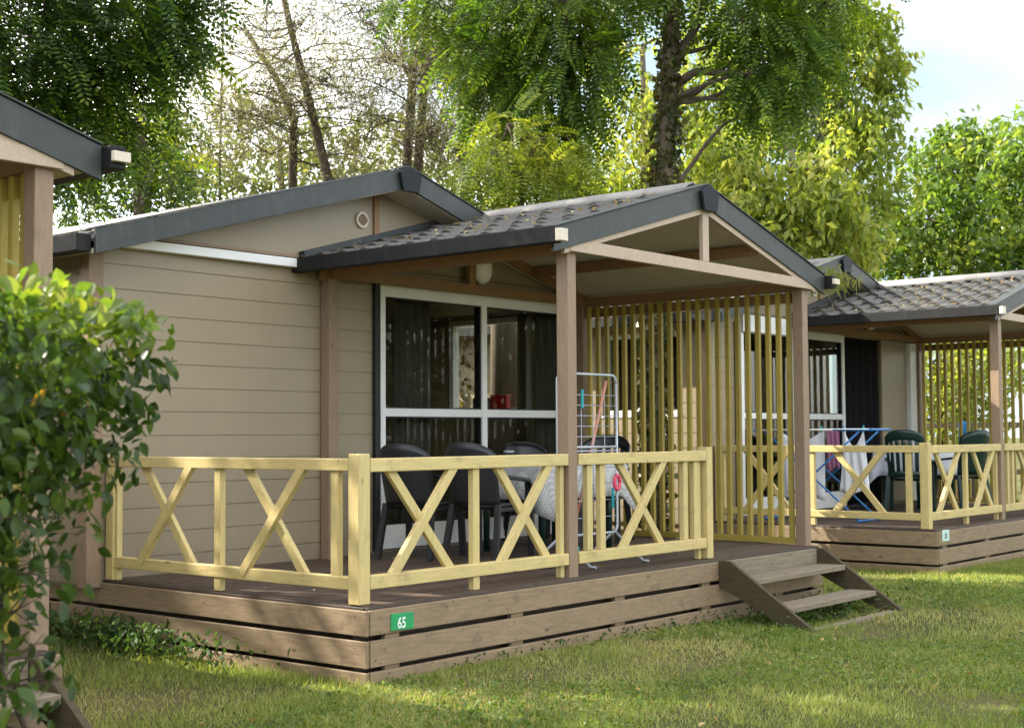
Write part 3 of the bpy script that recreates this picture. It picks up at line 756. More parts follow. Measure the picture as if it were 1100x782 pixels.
# curtains inside chalet A, red box on the sill
def curtain(name, label, x0, x1, y, z0, z1, mat, amp=.03, wl=.11, axis='x', group=None):
    m = MB(); n = int((x1 - x0) / wl * 10); G = []
    for i in range(9):
        w = i / 8; row = []
        for k in range(n + 1):
            a = x0 + (x1 - x0) * k / n; o = amp * math.sin(2 * math.pi * (a - x0) / wl + .6 * math.sin(a * 5)) * (.55 + .45 * w)
            row.append((a, y + o, z1 - (z1 - z0) * w) if axis == 'x' else (y + o, a, z1 - (z1 - z0) * w))
        G.append(row)
    m.grid(G, .004)
    loc = (x0, y, z0) if axis == 'x' else (y, x0, z0)
    o = m.build(name, mat, None, 0, loc); tag(o, label, 'curtain', group); return o
curtain('curtain', 'dark drape gathered inside the big window by the porch post', 5.02, 5.36, D + .16, .52, 2.66, MT['drape2'])
curtain('curtain', 'dark drape inside the big window beside the black downpipe', 3.05, 3.50, D + .16, .52, 2.66, MT['drape2'])
curtain('curtain', 'black curtain hanging across the open doorway behind the airer', B[0] + 3.32, B[0] + 4.32, B[1] + D + .02, .49, 2.70, MT['curtain'], .04, .2)
curtain('curtain', 'pale brown curtain inside the white window behind the airer', B[0] + 2.05, B[0] + 3.0, B[1] + D + .16, .6, 2.66, MT['drape'], .03, .12)
MB().box(B[0] + 4.36, B[0] + 5.16, B[1] + D - .04, B[1] + D - .002, .48, 2.72).build('door_leaf', MT['siding'], None, .004, (B[0] + 4.8, B[1] + D, .48))
tag(bpy.data.objects['door_leaf'], 'plain beige door leaf folded open beside the black curtain', 'door')
MB().box(B[0] + 5.20, B[0] + 5.40, B[1] + D - .09, B[1] + D - .002, .48, 2.70).build('shutter', MT['white'], None, .004, (B[0] + 5.3, B[1] + D, .48))
tag(bpy.data.objects['shutter'], 'narrow white folded shutter between the beige door leaf and slat screen', 'shutter')
bx = thing('storage_box', 'red plastic box on the sill inside the big window', 'box', (5.40, 3.52, 1.62))
MB().box(5.35, 5.43, 3.44, 3.66, 1.622, 1.84).build('body', MT['red'], bx, .012); MB().box(5.34, 5.44, 3.43, 3.67, 1.841, 1.853).build('lid', MT['red'], bx, .004)
o = MB().box(5.34, 5.43, 3.70, 3.90, 1.622, 1.83).build('toaster', MT['gutter'], None, .02, (5.38, 3.8, 1.62)); tag(o, 'dark grey box shaped toaster beside the red box', 'toaster')

# ---- neighbour's porch
bx0, by0 = B
ar = thing('clothes_airer', 'blue and white folding clothes airer hung with washing', 'clothes airer', (8.85, 1.65, ZD))
zt_ = 1.47
for ya, yb in ((.95, 2.40),):
    fm = MB()
    MB().tube([(8.60, yb, zt_), (9.12, yb, zt_)], .012, 8).build('end_frame', MT['blue'], ar)
    fm.tube([(8.60, ya, zt_), (9.12, ya, zt_)], .012, 8).tube([(8.60, ya, zt_), (8.60, ya + .45, zt_)], .0125, 8).tube([(9.12, ya, zt_), (9.12, ya + .45, zt_)], .0125, 8)
    fm.build('end_frame', MT['blue'], ar)
    r_ = MB()
    for x in (8.6, 8.73, 8.86, 8.99, 9.12): r_.tube([(x, ya + .02, zt_ + .004), (x, yb - .02, zt_ + .004)], .007 if .1 < x - 8.6 < .5 else .011, 6)
    r_.build('rods', MT['white'], ar)
    for x in (8.62, 9.1):
        MB().tube([(x, ya + .15, zt_ - .02), (x, yb - .15, ZD + .015)], .011, 8).build('leg', MT['blue'], ar)
        MB().tube([(x - .025, yb - .15, zt_ - .02), (x - .025, ya + .15, ZD + .015)], .011, 8).build('leg', MT['blue'], ar)
    MB().tube([(8.55, ya + .15, ZD + .014), (9.15, ya + .15, ZD + .014)], .012, 8).build('foot', MT['blue'], ar)
    MB().tube([(8.55, yb - .15, ZD + .014), (9.15, yb - .15, ZD + .014)], .012, 8).build('foot', MT['blue'], ar)
def washing(name, label, x, y0, y1, z0, mat, sag=.0, hem=.0, taper=0., cat='laundry', zz=1.49):
    G = []
    for i in range(13):
        w = i / 12; row = []
        for k in range(25):
            u = k / 24; s = 4 * u * (1 - u)
            yy = y0 + (y1 - y0) * (u + taper * (u - .5) * (w - .5))
            top = zz - sag * s; bot = z0 + hem * math.sin(u * 7) * .5
            row.append((x + .015 * math.sin(u * 19 + w * 3) * (.3 + w), yy, top + (bot - top) * w))
        G.append(row)
    o = MB().grid(G, .004).build(name, mat, None, 0, (x, (y0 + y1) / 2, zz)); tag(o, label, cat, 'washing on the airer'); return o
washing('towel', 'big white sheet sagging from the airer beside the porch post', 9.0, 1.72, 2.30, .66, MT['towel'], .14, .05)
washing('shirt', 'mauve shirt hanging between the white pieces on the airer', 8.94, 1.50, 1.66, 1.02, MT['mauve'], .02, .06)
washing('shirt', 'small white top with narrow straps at the end of the airer', 8.88, 1.14, 1.44, .76, MT['towel'], .20, .05, .45)
for x, y, l in ((9., 2.27, 'first'), (9., 1.75, 'second'), (8.88, 1.41, 'third'), (8.88, 1.17, 'fourth')):
    peg(x, y, 1.52, MT['teal'], {'first': 'teal peg on the white sheet next to the porch post', 'second': 'teal peg on the white sheet next to the mauve shirt', 'third': 'teal peg on the white top next to the mauve shirt', 'fourth': 'teal peg on the outermost strap of the white top'}[l], .075)
G2 = 'green plastic armchairs round the white-clothed table'
monobloc('plastic_chair', 'dark green slotted armchair nearest the doorway, in front of the white tablecloth', (10.8, 1.5, ZD + .0), R(15), MT['greenpl'], 'slots', 1.02, G2)
monobloc('plastic_chair', 'dark green armchair beside the porch post, in front of the slat screen', (11.8, 1.22, ZD + .0), R(62), MT['greenpl'], 'solid', 1.0, G2)
table('table under the white cloth among the green chairs', 11.5, 12.8, 1.62, 2.28, .72, ZD, MT['greenpl'])
cloth('white tablecloth hanging over the table among the green chairs', 11.49, 12.81, 1.61, 2.29, ZD + .72, .30, MT['towel'], .14)
# shoes by the wall
for k, (x, y) in enumerate(((11.2, 2.36), (11.34, 2.4))):
    sm = MB(); sm.grid([[(x + .05 * (1 - .5 * u) * math.cos(a) * (1.0), y - .13 + .26 * u, ZD + .003 + max(0, math.sin(a)) * (.09 - .05 * u)) for a in [math.pi * j / 8 for j in range(9)]] for u in [i / 8 for i in range(9)]], .004)
    o = sm.build('shoe', MT['blackpl'], None, 0, (x, y, ZD)); tag(o, ['black shoe on the deck by the beige door leaf, nearer the doorway', 'black shoe on the deck by the beige door leaf, nearer the slat screen'][k], 'shoe', 'shoes on the neighbouring deck')
# beyond the right screen: white cupboard, grey fence, towels on it
cb = thing('garden_cupboard', 'tall white garden cupboard seen through the slats beside the porch post', 'cupboard', (16.6, .9, 0))
MB().box(16.2, 17.1, .35, 1.25, 0, 2.45).build('body', MT['white'], cb, .01); MB().box(16.175, 16.198, .38, 1.22, .1, 2.36).build('door', MT['white'], cb, .006)
MB().box(16.14, 16.174, .48, .51, 1.45, 1.62).build('handle', MT['black'], cb, .004); MB().box(16.1, 17.2, .25, 1.35, 2.452, 2.52).build('roof', MT['slate'], cb, .006)
fn = thing('grey_fence', 'low grey rail fence beyond the slat screen and green chairs', 'fence', (15.2, 3.6, 0))
MB().box(15.18, 15.22, 1.6, 6.5, 1.5, 1.58).box(15.18, 15.22, 1.6, 6.5, .8, .88).build('rail', MT['grey_wood'], fn)
for y in (1.62, 3.2, 4.8, 6.4): MB().box(15.222, 15.30, y, y + .08, 0, 1.62).build('post', MT['grey_wood'], fn)
for i, (y0, y1, mt, l) in enumerate(((4.35, 4.75, 'pink', 'pink towel over the grey fence beyond the slat screen'), (3.85, 4.2, 'towelblue', 'blue towel over the grey fence beyond the slat screen'), (2.45, 2.62, 'towelblue', 'narrow blue towel over the grey fence next to the porch post'))):
    G = [[(15.2 + dx, y0 + (y1 - y0) * k / 8, z + .01 * math.sin(k * 1.3)) for k in range(9)] for dx, z in ((-.035, 1.25), (-.03, 1.5), (-.024, 1.59), (.0, 1.60), (.024, 1.59), (.03, 1.4))]
    o = MB().grid(G, .004).build('towel', MT[mt], None, 0, (15.2, y0, 1.6)); tag(o, l, 'towel', 'towels over the fence')

# ------------------------------------------------------------------ leaves
def unit(v): return v / (np.linalg.norm(v, axis=-1, keepdims=True) + 1e-9)
def leaves(P, size, aspect=.55, droop=.3, fold=True, flat=.5, smin=.6):
    """diamond leaves (two triangles-ish quads folded on the midrib) at points P"""
    n = len(P); d = rng.normal(size=(n, 3)); d[:, 2] -= droop; d = unit(d)
    nr = rng.normal(size=(n, 3)); nr[:, 2] += flat * 2; s = unit(np.cross(d, nr)); nn = np.cross(s, d)
    L = (size * rng.uniform(smin, 1.25, n))[:, None]; W = L * aspect / 2
    b = P; t = P + d * L + nn * 0; m = P + d * L * .45
    l = m + s * W + nn * W * .35; r = m - s * W + nn * W * .35
    t = t - np.array([0, 0, 1.]) * L * .12
    V = np.stack([b, r, t, l], 1).reshape(-1, 3)
    i = np.arange(n)[:, None] * 4
    F = np.concatenate([i, i + 1, i + 2, i + 3], 1)
    return V, F
def fronds(P, out, L, pairs=9, droop=.5, lw=.42, ll=.21):
    """compound leaves: leaflets in pairs along a drooping midrib"""
    n = len(P); d = unit(out + rng.normal(size=(n, 3)) * .55); d[:, 2] -= droop * rng.uniform(.2, 1.8, n); d = unit(d)
    up = np.tile(np.array([0, 0, 1.]), (n, 1)) + rng.normal(size=(n, 3)) * .45
    s = unit(np.cross(d, up)); nn = unit(np.cross(s, d)); Ln = (L * rng.uniform(.65, 1.2, n))[:, None]
    VS = []
    for k in range(pairs * 2 + 1):
        if k == pairs * 2: t = 1.; sd = 0.
        else: t = .16 + .80 * (k // 2) / (pairs - 1); sd = 1. if k % 2 else -1.
        b = P + d * Ln * t - np.array([0, 0, 1.]) * Ln * .28 * t * t
        ld = unit(d * (.45 if sd else 1) + s * sd * .95 - np.array([0, 0, 1.]) * .25 * t)
        l = Ln * ll * (1 - .35 * abs(t - .5)); wv = unit(np.cross(ld, nn)) * l * lw * .5
        VS.append(np.stack([b, b + ld * l * .5 + wv, b + ld * l, b + ld * l * .5 - wv], 1))
    V = np.stack(VS, 1).reshape(-1, 3); i = np.arange(len(V) // 4)[:, None] * 4
    return V, np.concatenate([i, i + 1, i + 2, i + 3], 1)
def blob(c, r, n, shell=.35):
    """points in an ellipsoid, thinner towards its middle, with uneven edge"""
    d = unit(rng.normal(size=(n, 3))); q = rng.uniform(shell, 1, n) ** .6
    lump = 1 + .22 * np.sin(d[:, 0] * 5 + c[0]) * np.sin(d[:, 2] * 6 + c[1])
    q = q * (1 + .10 * rng.normal(size=n))
    return np.asarray(c) + d * (q * lump)[:, None] * np.asarray(r), d
def sprays(c, r, n, per=9):
    """leaves gathered on twigs: small hanging sprays spread through the clump"""
    S, d = blob(c, r, max(3, n // per), .25); k = np.repeat(np.arange(len(S)), per)
    o = rng.normal(size=(len(k), 3)) * np.array([.10, .10, .15]) * np.mean(r); o[:, 2] -= .06 * np.mean(r)
    return S[k] + o, d[k]
def limb(mb, p, q, r0, r1, sag=.0, wob=.08, n=7, seg=7):
    p = np.array(p, float); q = np.array(q, float); L = np.linalg.norm(q - p); pts = []; a = rng.normal(size=3) * wob * L; b = rng.normal(size=3) * wob * .5 * L
    for i in range(n):
        t = i / (n - 1); pts.append(p + (q - p) * t + a * math.sin(math.pi * t) + b * math.sin(2 * math.pi * t) + np.array([0, 0, sag * L * math.sin(math.pi * t)]))
    mb.tube(pts, [r0 + (r1 - r0) * i / (n - 1) for i in range(n)], seg); return pts

LM = dict(
    robinia=leafmat('robinia_leaf', [(.016, .040, .007), (.040, .085, .011), (.095, .16, .017), (.22, .27, .03)], .48, 1.6),
    young=leafmat('young_frond_leaf', [(.04, .075, .010), (.10, .15, .016), (.21, .26, .03), (.38, .38, .07)], .5, 1.5),
    ash=leafmat('ash_leaf', [(.012, .03, .005), (.028, .065, .009), (.075, .135, .012), (.24, .27, .025)], .47, 1.7),
    yellow=leafmat('box_elder_leaf', [(.07, .12, .018), (.15, .21, .03), (.27, .31, .06), (.46, .44, .17)], .55, 1.5),
    maple=leafmat('maple_leaf', [(.035, .075, .018), (.075, .14, .025), (.13, .20, .035), (.28, .32, .08)], .5, 1.5, .42),
    needle=leafmat('pine_needle', [(.06, .07, .035), (.12, .125, .075), (.22, .205, .15)], .45, 1.2),
    yellow2=leafmat('elder_leaf', [(.06, .11, .018), (.12, .18, .03), (.21, .26, .05), (.40, .40, .12)], .58, 1.6),
    pale=leafmat('distant_leaf', [(.08, .115, .03), (.14, .17, .045), (.22, .22, .085)], .5, 1.35),
    conifer=leafmat('conifer_leaf', [(.03, .06, .015), (.06, .10, .02), (.11, .15, .03)], .4, 1.4),
    ivy=leafmat('ivy_leaf', [(.02, .035, .01), (.05, .07, .018), (.10, .085, .03), (.20, .17, .06)], .3, 1.3, .45, 3.),
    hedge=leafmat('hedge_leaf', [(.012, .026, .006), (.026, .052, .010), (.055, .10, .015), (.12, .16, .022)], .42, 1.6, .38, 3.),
    hedgetop=leafmat('hedge_lit_leaf', [(.025, .06, .010), (.06, .115, .015), (.12, .17, .02), (.22, .23, .035)], .45, 1.5, .28, 3.),  # hedge top coloured lighter, as if lit from above
    grass=leafmat('grass_blade', [(.10, .155, .028), (.18, .24, .05), (.31, .33, .105), (.54, .46, .26)], .4, 1.4, .55, .55),
    clover=leafmat('clover_leaf', [(.06, .11, .02), (.12, .19, .035), (.22, .28, .06)], .4, 1.4, .5, 1.2),
    weed=leafmat('weed_leaf', [(.02, .05, .015), (.045, .09, .022), (.08, .13, .03)], .4, 1.4, .75, 2.),
)
def crown(parts, mat, parent, name='crown'):
    V = []; F = []; o = 0
    for v, f in parts: V.append(v); F.append(f + o); o += len(v)
    return raw(name, np.concatenate(V), np.concatenate(F), mat, parent)

def tree(name, label, base, trunk, clumps, leaf, mat, bark, group, kind='leaf', size=.1, dens=1., aspect=.6, tr=None, droop=.4, extra_limbs=()):
    """trunk: list of (pos, radius); clumps: (px,py,depth,rx,rz,n) in photo rays turned to world points"""
    t = thing(name, label, 'tree', tuple(base), group)
    mb = MB(); mb.tube([p for p, r in trunk], [r for p, r in trunk], 10)
    tp = [np.array(p, float) for p, r in trunk]; parts = []
    for (c, rad, n) in clumps:
        k = min(range(len(tp)), key=lambda i: np.linalg.norm(tp[i] - c) + .6 * max(0, tp[i][2] - c[2] + .6))
        limb(mb, tp[k], c, max(.03, trunk[k][1] * .22), .010, .04, .07)
        for _ in range(5):
            e, _d = blob(c, rad, 1, .5); limb(mb, c, e[0], .014, .005, 0, .1, 5, 5)
        P, d = sprays(c, rad, int(n * dens)) if kind == 'leaf' else blob(c, rad, int(n * dens))
        if kind == 'frond': parts.append(fronds(P, d * np.array([1, 1, .4]), size, 9, droop))
        elif kind == 'needle':
            parts.append(leaves(P, size, aspect, .0, smin=.5, flat=0))
        else: parts.append(leaves(P, size, aspect, droop))
    for p, q, r0, r1 in extra_limbs: limb(mb, p, q, r0, r1, .02, .05, 9)
    mb.build('trunk', bark, t)
    crown(parts, mat, t)
    return t
def clump_list(specs, rs=1.):
    out = []
    for px, py, dep, r, n in specs:
        k = dep / FPX
        out.append((at(px, py, dep), (r * k * rs * 1.05, r * k * rs * 1.05, r * k * rs * .8), n))
    return out

# --- robinia pair in the gap between the chalets
def standing(px, dep, py_list, dx=(), r0=.2, r1=.12):
    pts = []; g = at(px, 470, dep); g[2] = 0.; n = len(py_list)
    pts.append((g, r0 * 1.15))
    for i, py in enumerate(py_list):
        p = at(px + (dx[i] if i < len(dx) else 0), py, dep); pts.append((p, r0 + (r1 - r0) * (i + 1) / n))
    return g, pts
g, tk = standing(541, 16.6, (230, 120, 20, -120), (0, 0, -6, -14), .16, .10)
tree('robinia', 'slender robinia with dangling compound leaves above the chalet numbered 65', g, tk,
     clump_list([(485, 10, 16.2, 30, 55), (520, 20, 16.4, 34, 70), (555, 10, 15.6, 40, 90), (500, 60, 16.4, 22, 26), (540, 75, 15.7, 32, 60), (565, 60, 15.6, 32, 60), (520, 110, 15.8, 20, 22), (500, -70, 16.5, 60, 80), (580, -60, 16, 60, 90), (440, -5, 16.4, 20, 18), (575, 125, 15.6, 26, 50), (545, 150, 15.7, 24, 36), (600, 165, 15.5, 24, 40), (520, 60, 15.6, 28, 50)]),
     None, LM['robinia'], MT['trunk'], 'robinias between the chalets', 'frond', .44, 1.5, droop=.8, extra_limbs=[(at(540, 60, 16.6), at(580, 110, 16.3), .06, .05), (at(580, 110, 16.3), at(575, -60, 16.3), .05, .04)])
g, tk = standing(612, 15.6, (240, 150, 60, -120), (4, 2, -4, -4), .13, .09)
tree('robinia', 'robinia with pale patched trunk left of the ivy-clad tree', g, tk,
     clump_list([(605, 15, 15.2, 38, 80), (645, 5, 15.4, 38, 80), (620, 65, 15.0, 32, 60), (590, 90, 15.0, 26, 40), (648, 48, 15.2, 20, 22), (610, 135, 15.2, 26, 32), (650, -70, 15.6, 60, 80), (680, -20, 15.6, 24, 26), (632, 110, 15.3, 18, 18)]),
     None, LM['robinia'], MT['pinebark'], 'robinias between the chalets', 'frond', .44, 1.5, droop=.9)
g, tk = standing(560, 14.4, (260, 190), (0, 0), .05, .03)
tree('young_robinia', 'young yellow-green robinia just above the porch roof tiles', g, tk,
     clump_list([(545, 135, 14.4, 22, 36), (512, 190, 14.4, 26, 50), (560, 200, 14.3, 36, 80), (596, 180, 14.4, 30, 55), (640, 215, 14.4, 34, 60), (575, 150, 14.5, 20, 30), (490, 220, 14.5, 22, 30), (530, 165, 14.3, 22, 36), (620, 160, 14.6, 18, 22), (605, 225, 14.2, 30, 50)]),
     None, LM['young'], MT['trunk'], None, 'frond', .38, 1.1, droop=.7)
# --- ivy-clad tree
g, tk = standing(702, 15.4, (330, 215, 110, 60, -20, -150), (0, 10, 16, 18, 22, 30), .115, .075)
iv = tree('ivy_clad_tree', 'thick leaning trunk wrapped in ivy rising behind the porch ridge', g, tk,
     clump_list([(800, 20, 15, 36, 75), (845, 35, 15.2, 40, 85), (790, -40, 15, 50, 80), (840, 82, 15, 30, 55), (885, 5, 15.4, 38, 70), (805, 80, 14.8, 22, 32), (700, -110, 15, 50, 60), (760, -120, 15, 60, 70), (875, 60, 15.2, 20, 24), (825, 118, 15, 14, 14), (720, -15, 15.2, 22, 22), (860, -50, 15.2, 50, 80)]),
     None, LM['robinia'], MT['trunk'], None, 'frond', .42, 1.6, droop=.8,
     extra_limbs=[(at(722, 78, 15.4), at(752, 20, 15.3), .06, .045), (at(752, 20, 15.3), at(765, -60, 15.3), .045, .035), (at(724, 92, 15.4), at(765, 78, 15.2), .055, .04), (at(765, 78, 15.2), at(835, 80, 15), .04, .02)])
pts = []
tp = [np.array(p) for p, r in tk]; rr = [r for p, r in tk]
for i in range(len(tp) - 1):
    n = int(np.linalg.norm(tp[i + 1] - tp[i]) * 420) if i < 4 else 200
    t = rng.uniform(0, 1, n); a = rng.uniform(0, 2 * np.pi, n); r_ = rr[i] + (rr[i + 1] - rr[i]) * t + rng.uniform(.0, .07, n)
    pts.append(tp[i] + (tp[i + 1] - tp[i]) * t[:, None] + np.stack([np.cos(a) * r_, np.sin(a) * r_, a * 0], 1))
V, F = leaves(np.concatenate(pts), .085, .85, .7, flat=.1); raw('ivy', V, F, LM['ivy'], iv)

# --- big dark tree over the left neighbour
base = np.array([-1.25, 6.2, 0.])
cl = clump_list([(-60, 60, 11.5, 110, 150), (40, 40, 11.8, 80, 130), (120, 20, 12.2, 66, 100), (60, 120, 12.0, 60, 85), (170, 10, 12.6, 40, 50), (190, 40, 12.8, 30, 40), (130, 85, 12.4, 46, 55), (10, 140, 11.8, 70, 90), (-80, 160, 11.5, 90, 90), (100, 140, 12.6, 40, 40), (-120, -60, 11.5, 130, 140), (60, -70, 12, 110, 140), (200, -60, 12.6, 60, 60), (150, 150, 13, 34, 30)])
tree('ash_tree', 'big dark leafy tree spreading over the roof cut by the photo edge', base, [(base, .26), (base + [0, 0, 2.2], .21), (base + [.2, -.1, 3.8], .18), (base + [.5, -.1, 5.4], .13), (base + [.7, 0, 7.5], .07)],
     cl, None, LM['ash'], MT['trunk'], None, 'frond', .42, 2.0, droop=.6)
# --- unseen tree added behind the left neighbour; its high crown shades the decks
base = np.array([-3.2, 10.5, 0.])
tree('shade_tree', 'tall broad tree out of view behind the left roof, added to shade the decks', base, [(base, .34), (base + [.1, -.1, 3.], .28), (base + [.3, -.3, 6.], .22), (base + [.8, -.6, 9.], .1)],
     [(np.array(c), np.array([2.1, 2.1, 1.1]), 330) for c in ((-4.8, 8.6, 8.2), (-2.6, 7.6, 8.0), (-.6, 7.4, 8.4), (1.3, 7.6, 8.6), (3.0, 7.4, 9.0), (-3.6, 10.6, 8.8), (-1.4, 10.2, 8.8), (.8, 10.2, 9.2), (2.9, 10., 9.6), (-5.6, 6.6, 7.8), (-3.2, 5.6, 7.6))],
     None, LM['ash'], MT['trunk'], None, 'leaf', .30, 1.3)
# --- trees across the lawn, outside the frame on the right: what the windows mirror
for k, (x, y) in enumerate(((13., -9.), (17.5, -6.5), (22., -10.), (9., -13.))):
    b_ = np.array([x, y, 0.])
    tree('lawn_tree', ['dark tree across the lawn mirrored in the window panes', 'dark tree on the lawn past the neighbouring deck', 'far dark tree at the end of the lawn', 'dark tree on the near side of the lawn'][k], b_, [(b_, .25), (b_ + [0, 0, 2.4], .2), (b_ + [.1, 0, 4.5], .12)],
         [(b_ + np.array(c), np.array([1.7, 1.7, 1.3]), 420) for c in ((0, 0, 1.9), (.9, 1., 2.6), (-.9, .8, 3.), (.3, -1., 3.2), (0, .2, 4.3))], None, LM['maple'], MT['trunk'], 'trees across the lawn', 'leaf', .30, 1.)
# --- conifer-like green tree between roofs
def simple_tree(name, label, px, dep, specs, mat, size, dens, bark='trunk', group=None, aspect=.6, droop=.4, top=100, r0=.2):
    g, tk = standing(px, dep, (300, (300 + top) / 2, top), (0, 4, 0), r0, .05)
    return tree(name, label, g, tk, clump_list(specs), None, mat, MT[bark], group, 'leaf', size, dens, aspect, droop=droop)
simple_tree('conifer', 'soft green conifer between the two left roofs', 150, 17, [(130, 180, 17, 60, 1500), (180, 190, 17, 45, 1000), (160, 130, 17, 40, 800), (100, 220, 17, 60, 1200), (200, 230, 17.5, 40, 600)], LM['conifer'], .10, 1.1, top=110, aspect=.3)
# --- box elders behind the neighbouring chalet
simple_tree('box_elder', 'tall yellow-green tree beside the open sky', 880, 27, [(880, 40, 27, 60, 900), (930, 30, 27, 40, 500), (915, 100, 27, 60, 900), (950, 75, 27, 32, 300), (910, 170, 26.6, 62, 900), (860, 120, 27.5, 60, 800), (930, 140, 27, 34, 400), (900, -30, 27, 60, 700), (930, 215, 27, 46, 500), (820, 60, 28, 70, 800), (800, 150, 28, 60, 700), (885, 250, 26.5, 60, 800)],
            LM['yellow2'], .17, 1.5, group='broadleaf trees behind the roofs', top=-40, droop=1.0, aspect=.5)
simple_tree('box_elder', 'bright yellow sunlit tree just behind the porch ridge', 850, 23, [(800, 210, 23, 50, 750), (880, 215, 22.6, 46, 750), (845, 250, 22.5, 60, 900), (870, 180, 22.8, 26, 300), (780, 170, 23.4, 46, 600), (915, 260, 22.6, 44, 500), (810, 270, 22.4, 50, 700)],
            LM['yellow'], .165, 1.5, group='broadleaf trees behind the roofs', top=160, droop=1.3, aspect=.5)
simple_tree('box_elder', 'yellowish tree glimpsed between the ivy trunk and robinias', 690, 29, [(670, 120, 29, 60, 800), (740, 110, 29, 60, 800), (690, 190, 28.5, 66, 900), (770, 130, 29, 60, 800), (640, 210, 29, 50, 600), (750, 210, 28.6, 60, 700), (655, 60, 29.5, 40, 300), (750, 40, 29.5, 44, 400)],
            LM['yellow'], .17, 1.4, group='broadleaf trees behind the roofs', top=50, droop=1.0, aspect=.5)
simple_tree('maple', 'rounded dense tree right of the open sky', 1035, 30, [(1010, 180, 30, 48, 900), (1060, 170, 30.5, 50, 900), (1000, 235, 29.5, 56, 1000), (1060, 235, 29.5, 60, 1200), (965, 255, 29.8, 40, 600), (1030, 285, 29, 60, 1000), (950, 285, 29, 40, 500), (1030, 150, 30.5, 30, 400)],
            LM['maple'], .17, 1.35, group='broadleaf trees behind the roofs', top=150, droop=.5)
simple_tree('maple', 'dense tree cut by the photo edge right of the rounded one', 1125, 28, [(1100, 190, 28, 44, 800), (1130, 150, 28, 56, 900), (1100, 250, 27.6, 50, 900), (1150, 220, 28, 70, 900), (1100, 290, 27.5, 50, 700), (1150, 290, 28, 60, 600)],
            LM['maple'], .17, 1.35, group='broadleaf trees behind the roofs', top=120, droop=.5)
# --- pale far trees behind the pines
simple_tree('pale_tree', 'pale sunlit tree low behind the leaning pine', 300, 36, [(260, 190, 36, 60, 900), (330, 200, 36, 60, 900), (220, 190, 35, 60, 900), (300, 140, 37, 56, 600), (380, 200, 36, 50, 700), (190, 150, 36, 40, 400), (350, 150, 37, 40, 350), (250, 120, 37, 34, 250)], LM['pale'], .17, 1.3, group='pale far trees', top=150)
simple_tree('pale_tree', 'pale far tree behind the twin pines', 450, 38, [(430, 190, 38, 56, 800), (480, 190, 38, 60, 800), (400, 150, 38, 44, 400), (520, 160, 38, 60, 700), (460, 140, 38, 40, 300)], LM['pale'], .17, 1.3, group='pale far trees', top=160)
# --- understory filling the view through the slats
simple_tree('hedge_tree', 'yellow-green bush beyond the slat screen of the neighbouring porch', 1010, 24.5, [(1000, 390, 24, 50, 900), (1050, 400, 24, 50, 900), (1030, 440, 24, 50, 700), (1000, 450, 24, 50, 700), (1080, 380, 25, 50, 700)], LM['yellow'], .12, 1.2, top=380, r0=.08)

# --- pines: bare branches with greyish needle sprays
def pine(label, pts, specs, seed_branches, span, r0=.10):
    """pts: (px,py,depth) along the trunk from the ground up"""
    P = [at(*p) for p in pts]; P[0][2] = 0.
    t = thing('pine_tree', label, 'tree', tuple(P[0]), 'thin pines behind the chalet')
    n = len(P); mb = MB(); mb.tube(P, [r0 * (1 - .5 * i / (n - 1)) for i in range(n)], 9)
    VV = []; bb = MB()
    for k in range(seed_branches):
        u = random.uniform(.30, 1.0); f = u * (n - 1); i = min(int(f), n - 2); p = P[i] + (P[i + 1] - P[i]) * (f - i)
        if p[2] < 3.2: continue
        a = random.uniform(0, 2 * math.pi); L = random.uniform(.5, 1.) * span
        q = p + np.array([math.cos(a) * L, math.sin(a) * L, random.uniform(-.25, .35) * L])
        path = limb(bb, p, q, .017, .005, random.choice((-.1, .12)), .09, 8, 5)
        for m in range(3, 8):
            for _ in range(3):
                e = path[m] + rng.normal(size=3) * .33 * np.array([1, 1, .7]); limb(bb, path[m], e, .008, .003, 0, .12, 4, 4)
                if random.random() < .75: VV.append(e + rng.normal(size=(int(40), 3)) * .2)
    mb.build('trunk', MT['pinebark'], t); bb.build('branches', MT['twig'], t)
    V, F = leaves(np.concatenate(VV), .14, .10, -.2, flat=0); raw('needles', V, F, LM['needle'], t)
pine('leaning pine with sparse greyish needles against bright sky', [(372, 470, 25), (352, 190, 25), (330, 100, 25), (312, 30, 25), (292, -60, 25)], None, 24, 2.4)
pine('pair-standing pine, the trunk rising just left of the gable peak', [(432, 470, 24), (437, 178, 24), (443, 90, 24), (446, 0, 24), (448, -80, 24)], None, 30, 2.3)
pine('pine trunk rising just right of its twin behind the gable peak', [(444, 470, 24.5), (449, 178, 24.5), (456, 90, 24.5), (459, 0, 24.5), (462, -80, 24.5)], None, 26, 2.2)
pine('thin dark pine next to the robinia leaves', [(500, 470, 23), (498, 180, 23), (496, 100, 23), (499, 20, 23), (500, -60, 23)], None, 20, 1.8)
pine('crooked small pine left of the leaning one', [(318, 470, 26), (314, 190, 26), (316, 130, 26), (300, 90, 26), (262, 30, 26)], None, 22, 2.2)
pine('far pine filling the gap left of the crooked one', [(235, 470, 30), (236, 190, 30), (238, 100, 30), (240, 10, 30), (240, -60, 30)], None, 26, 2.8, .035)

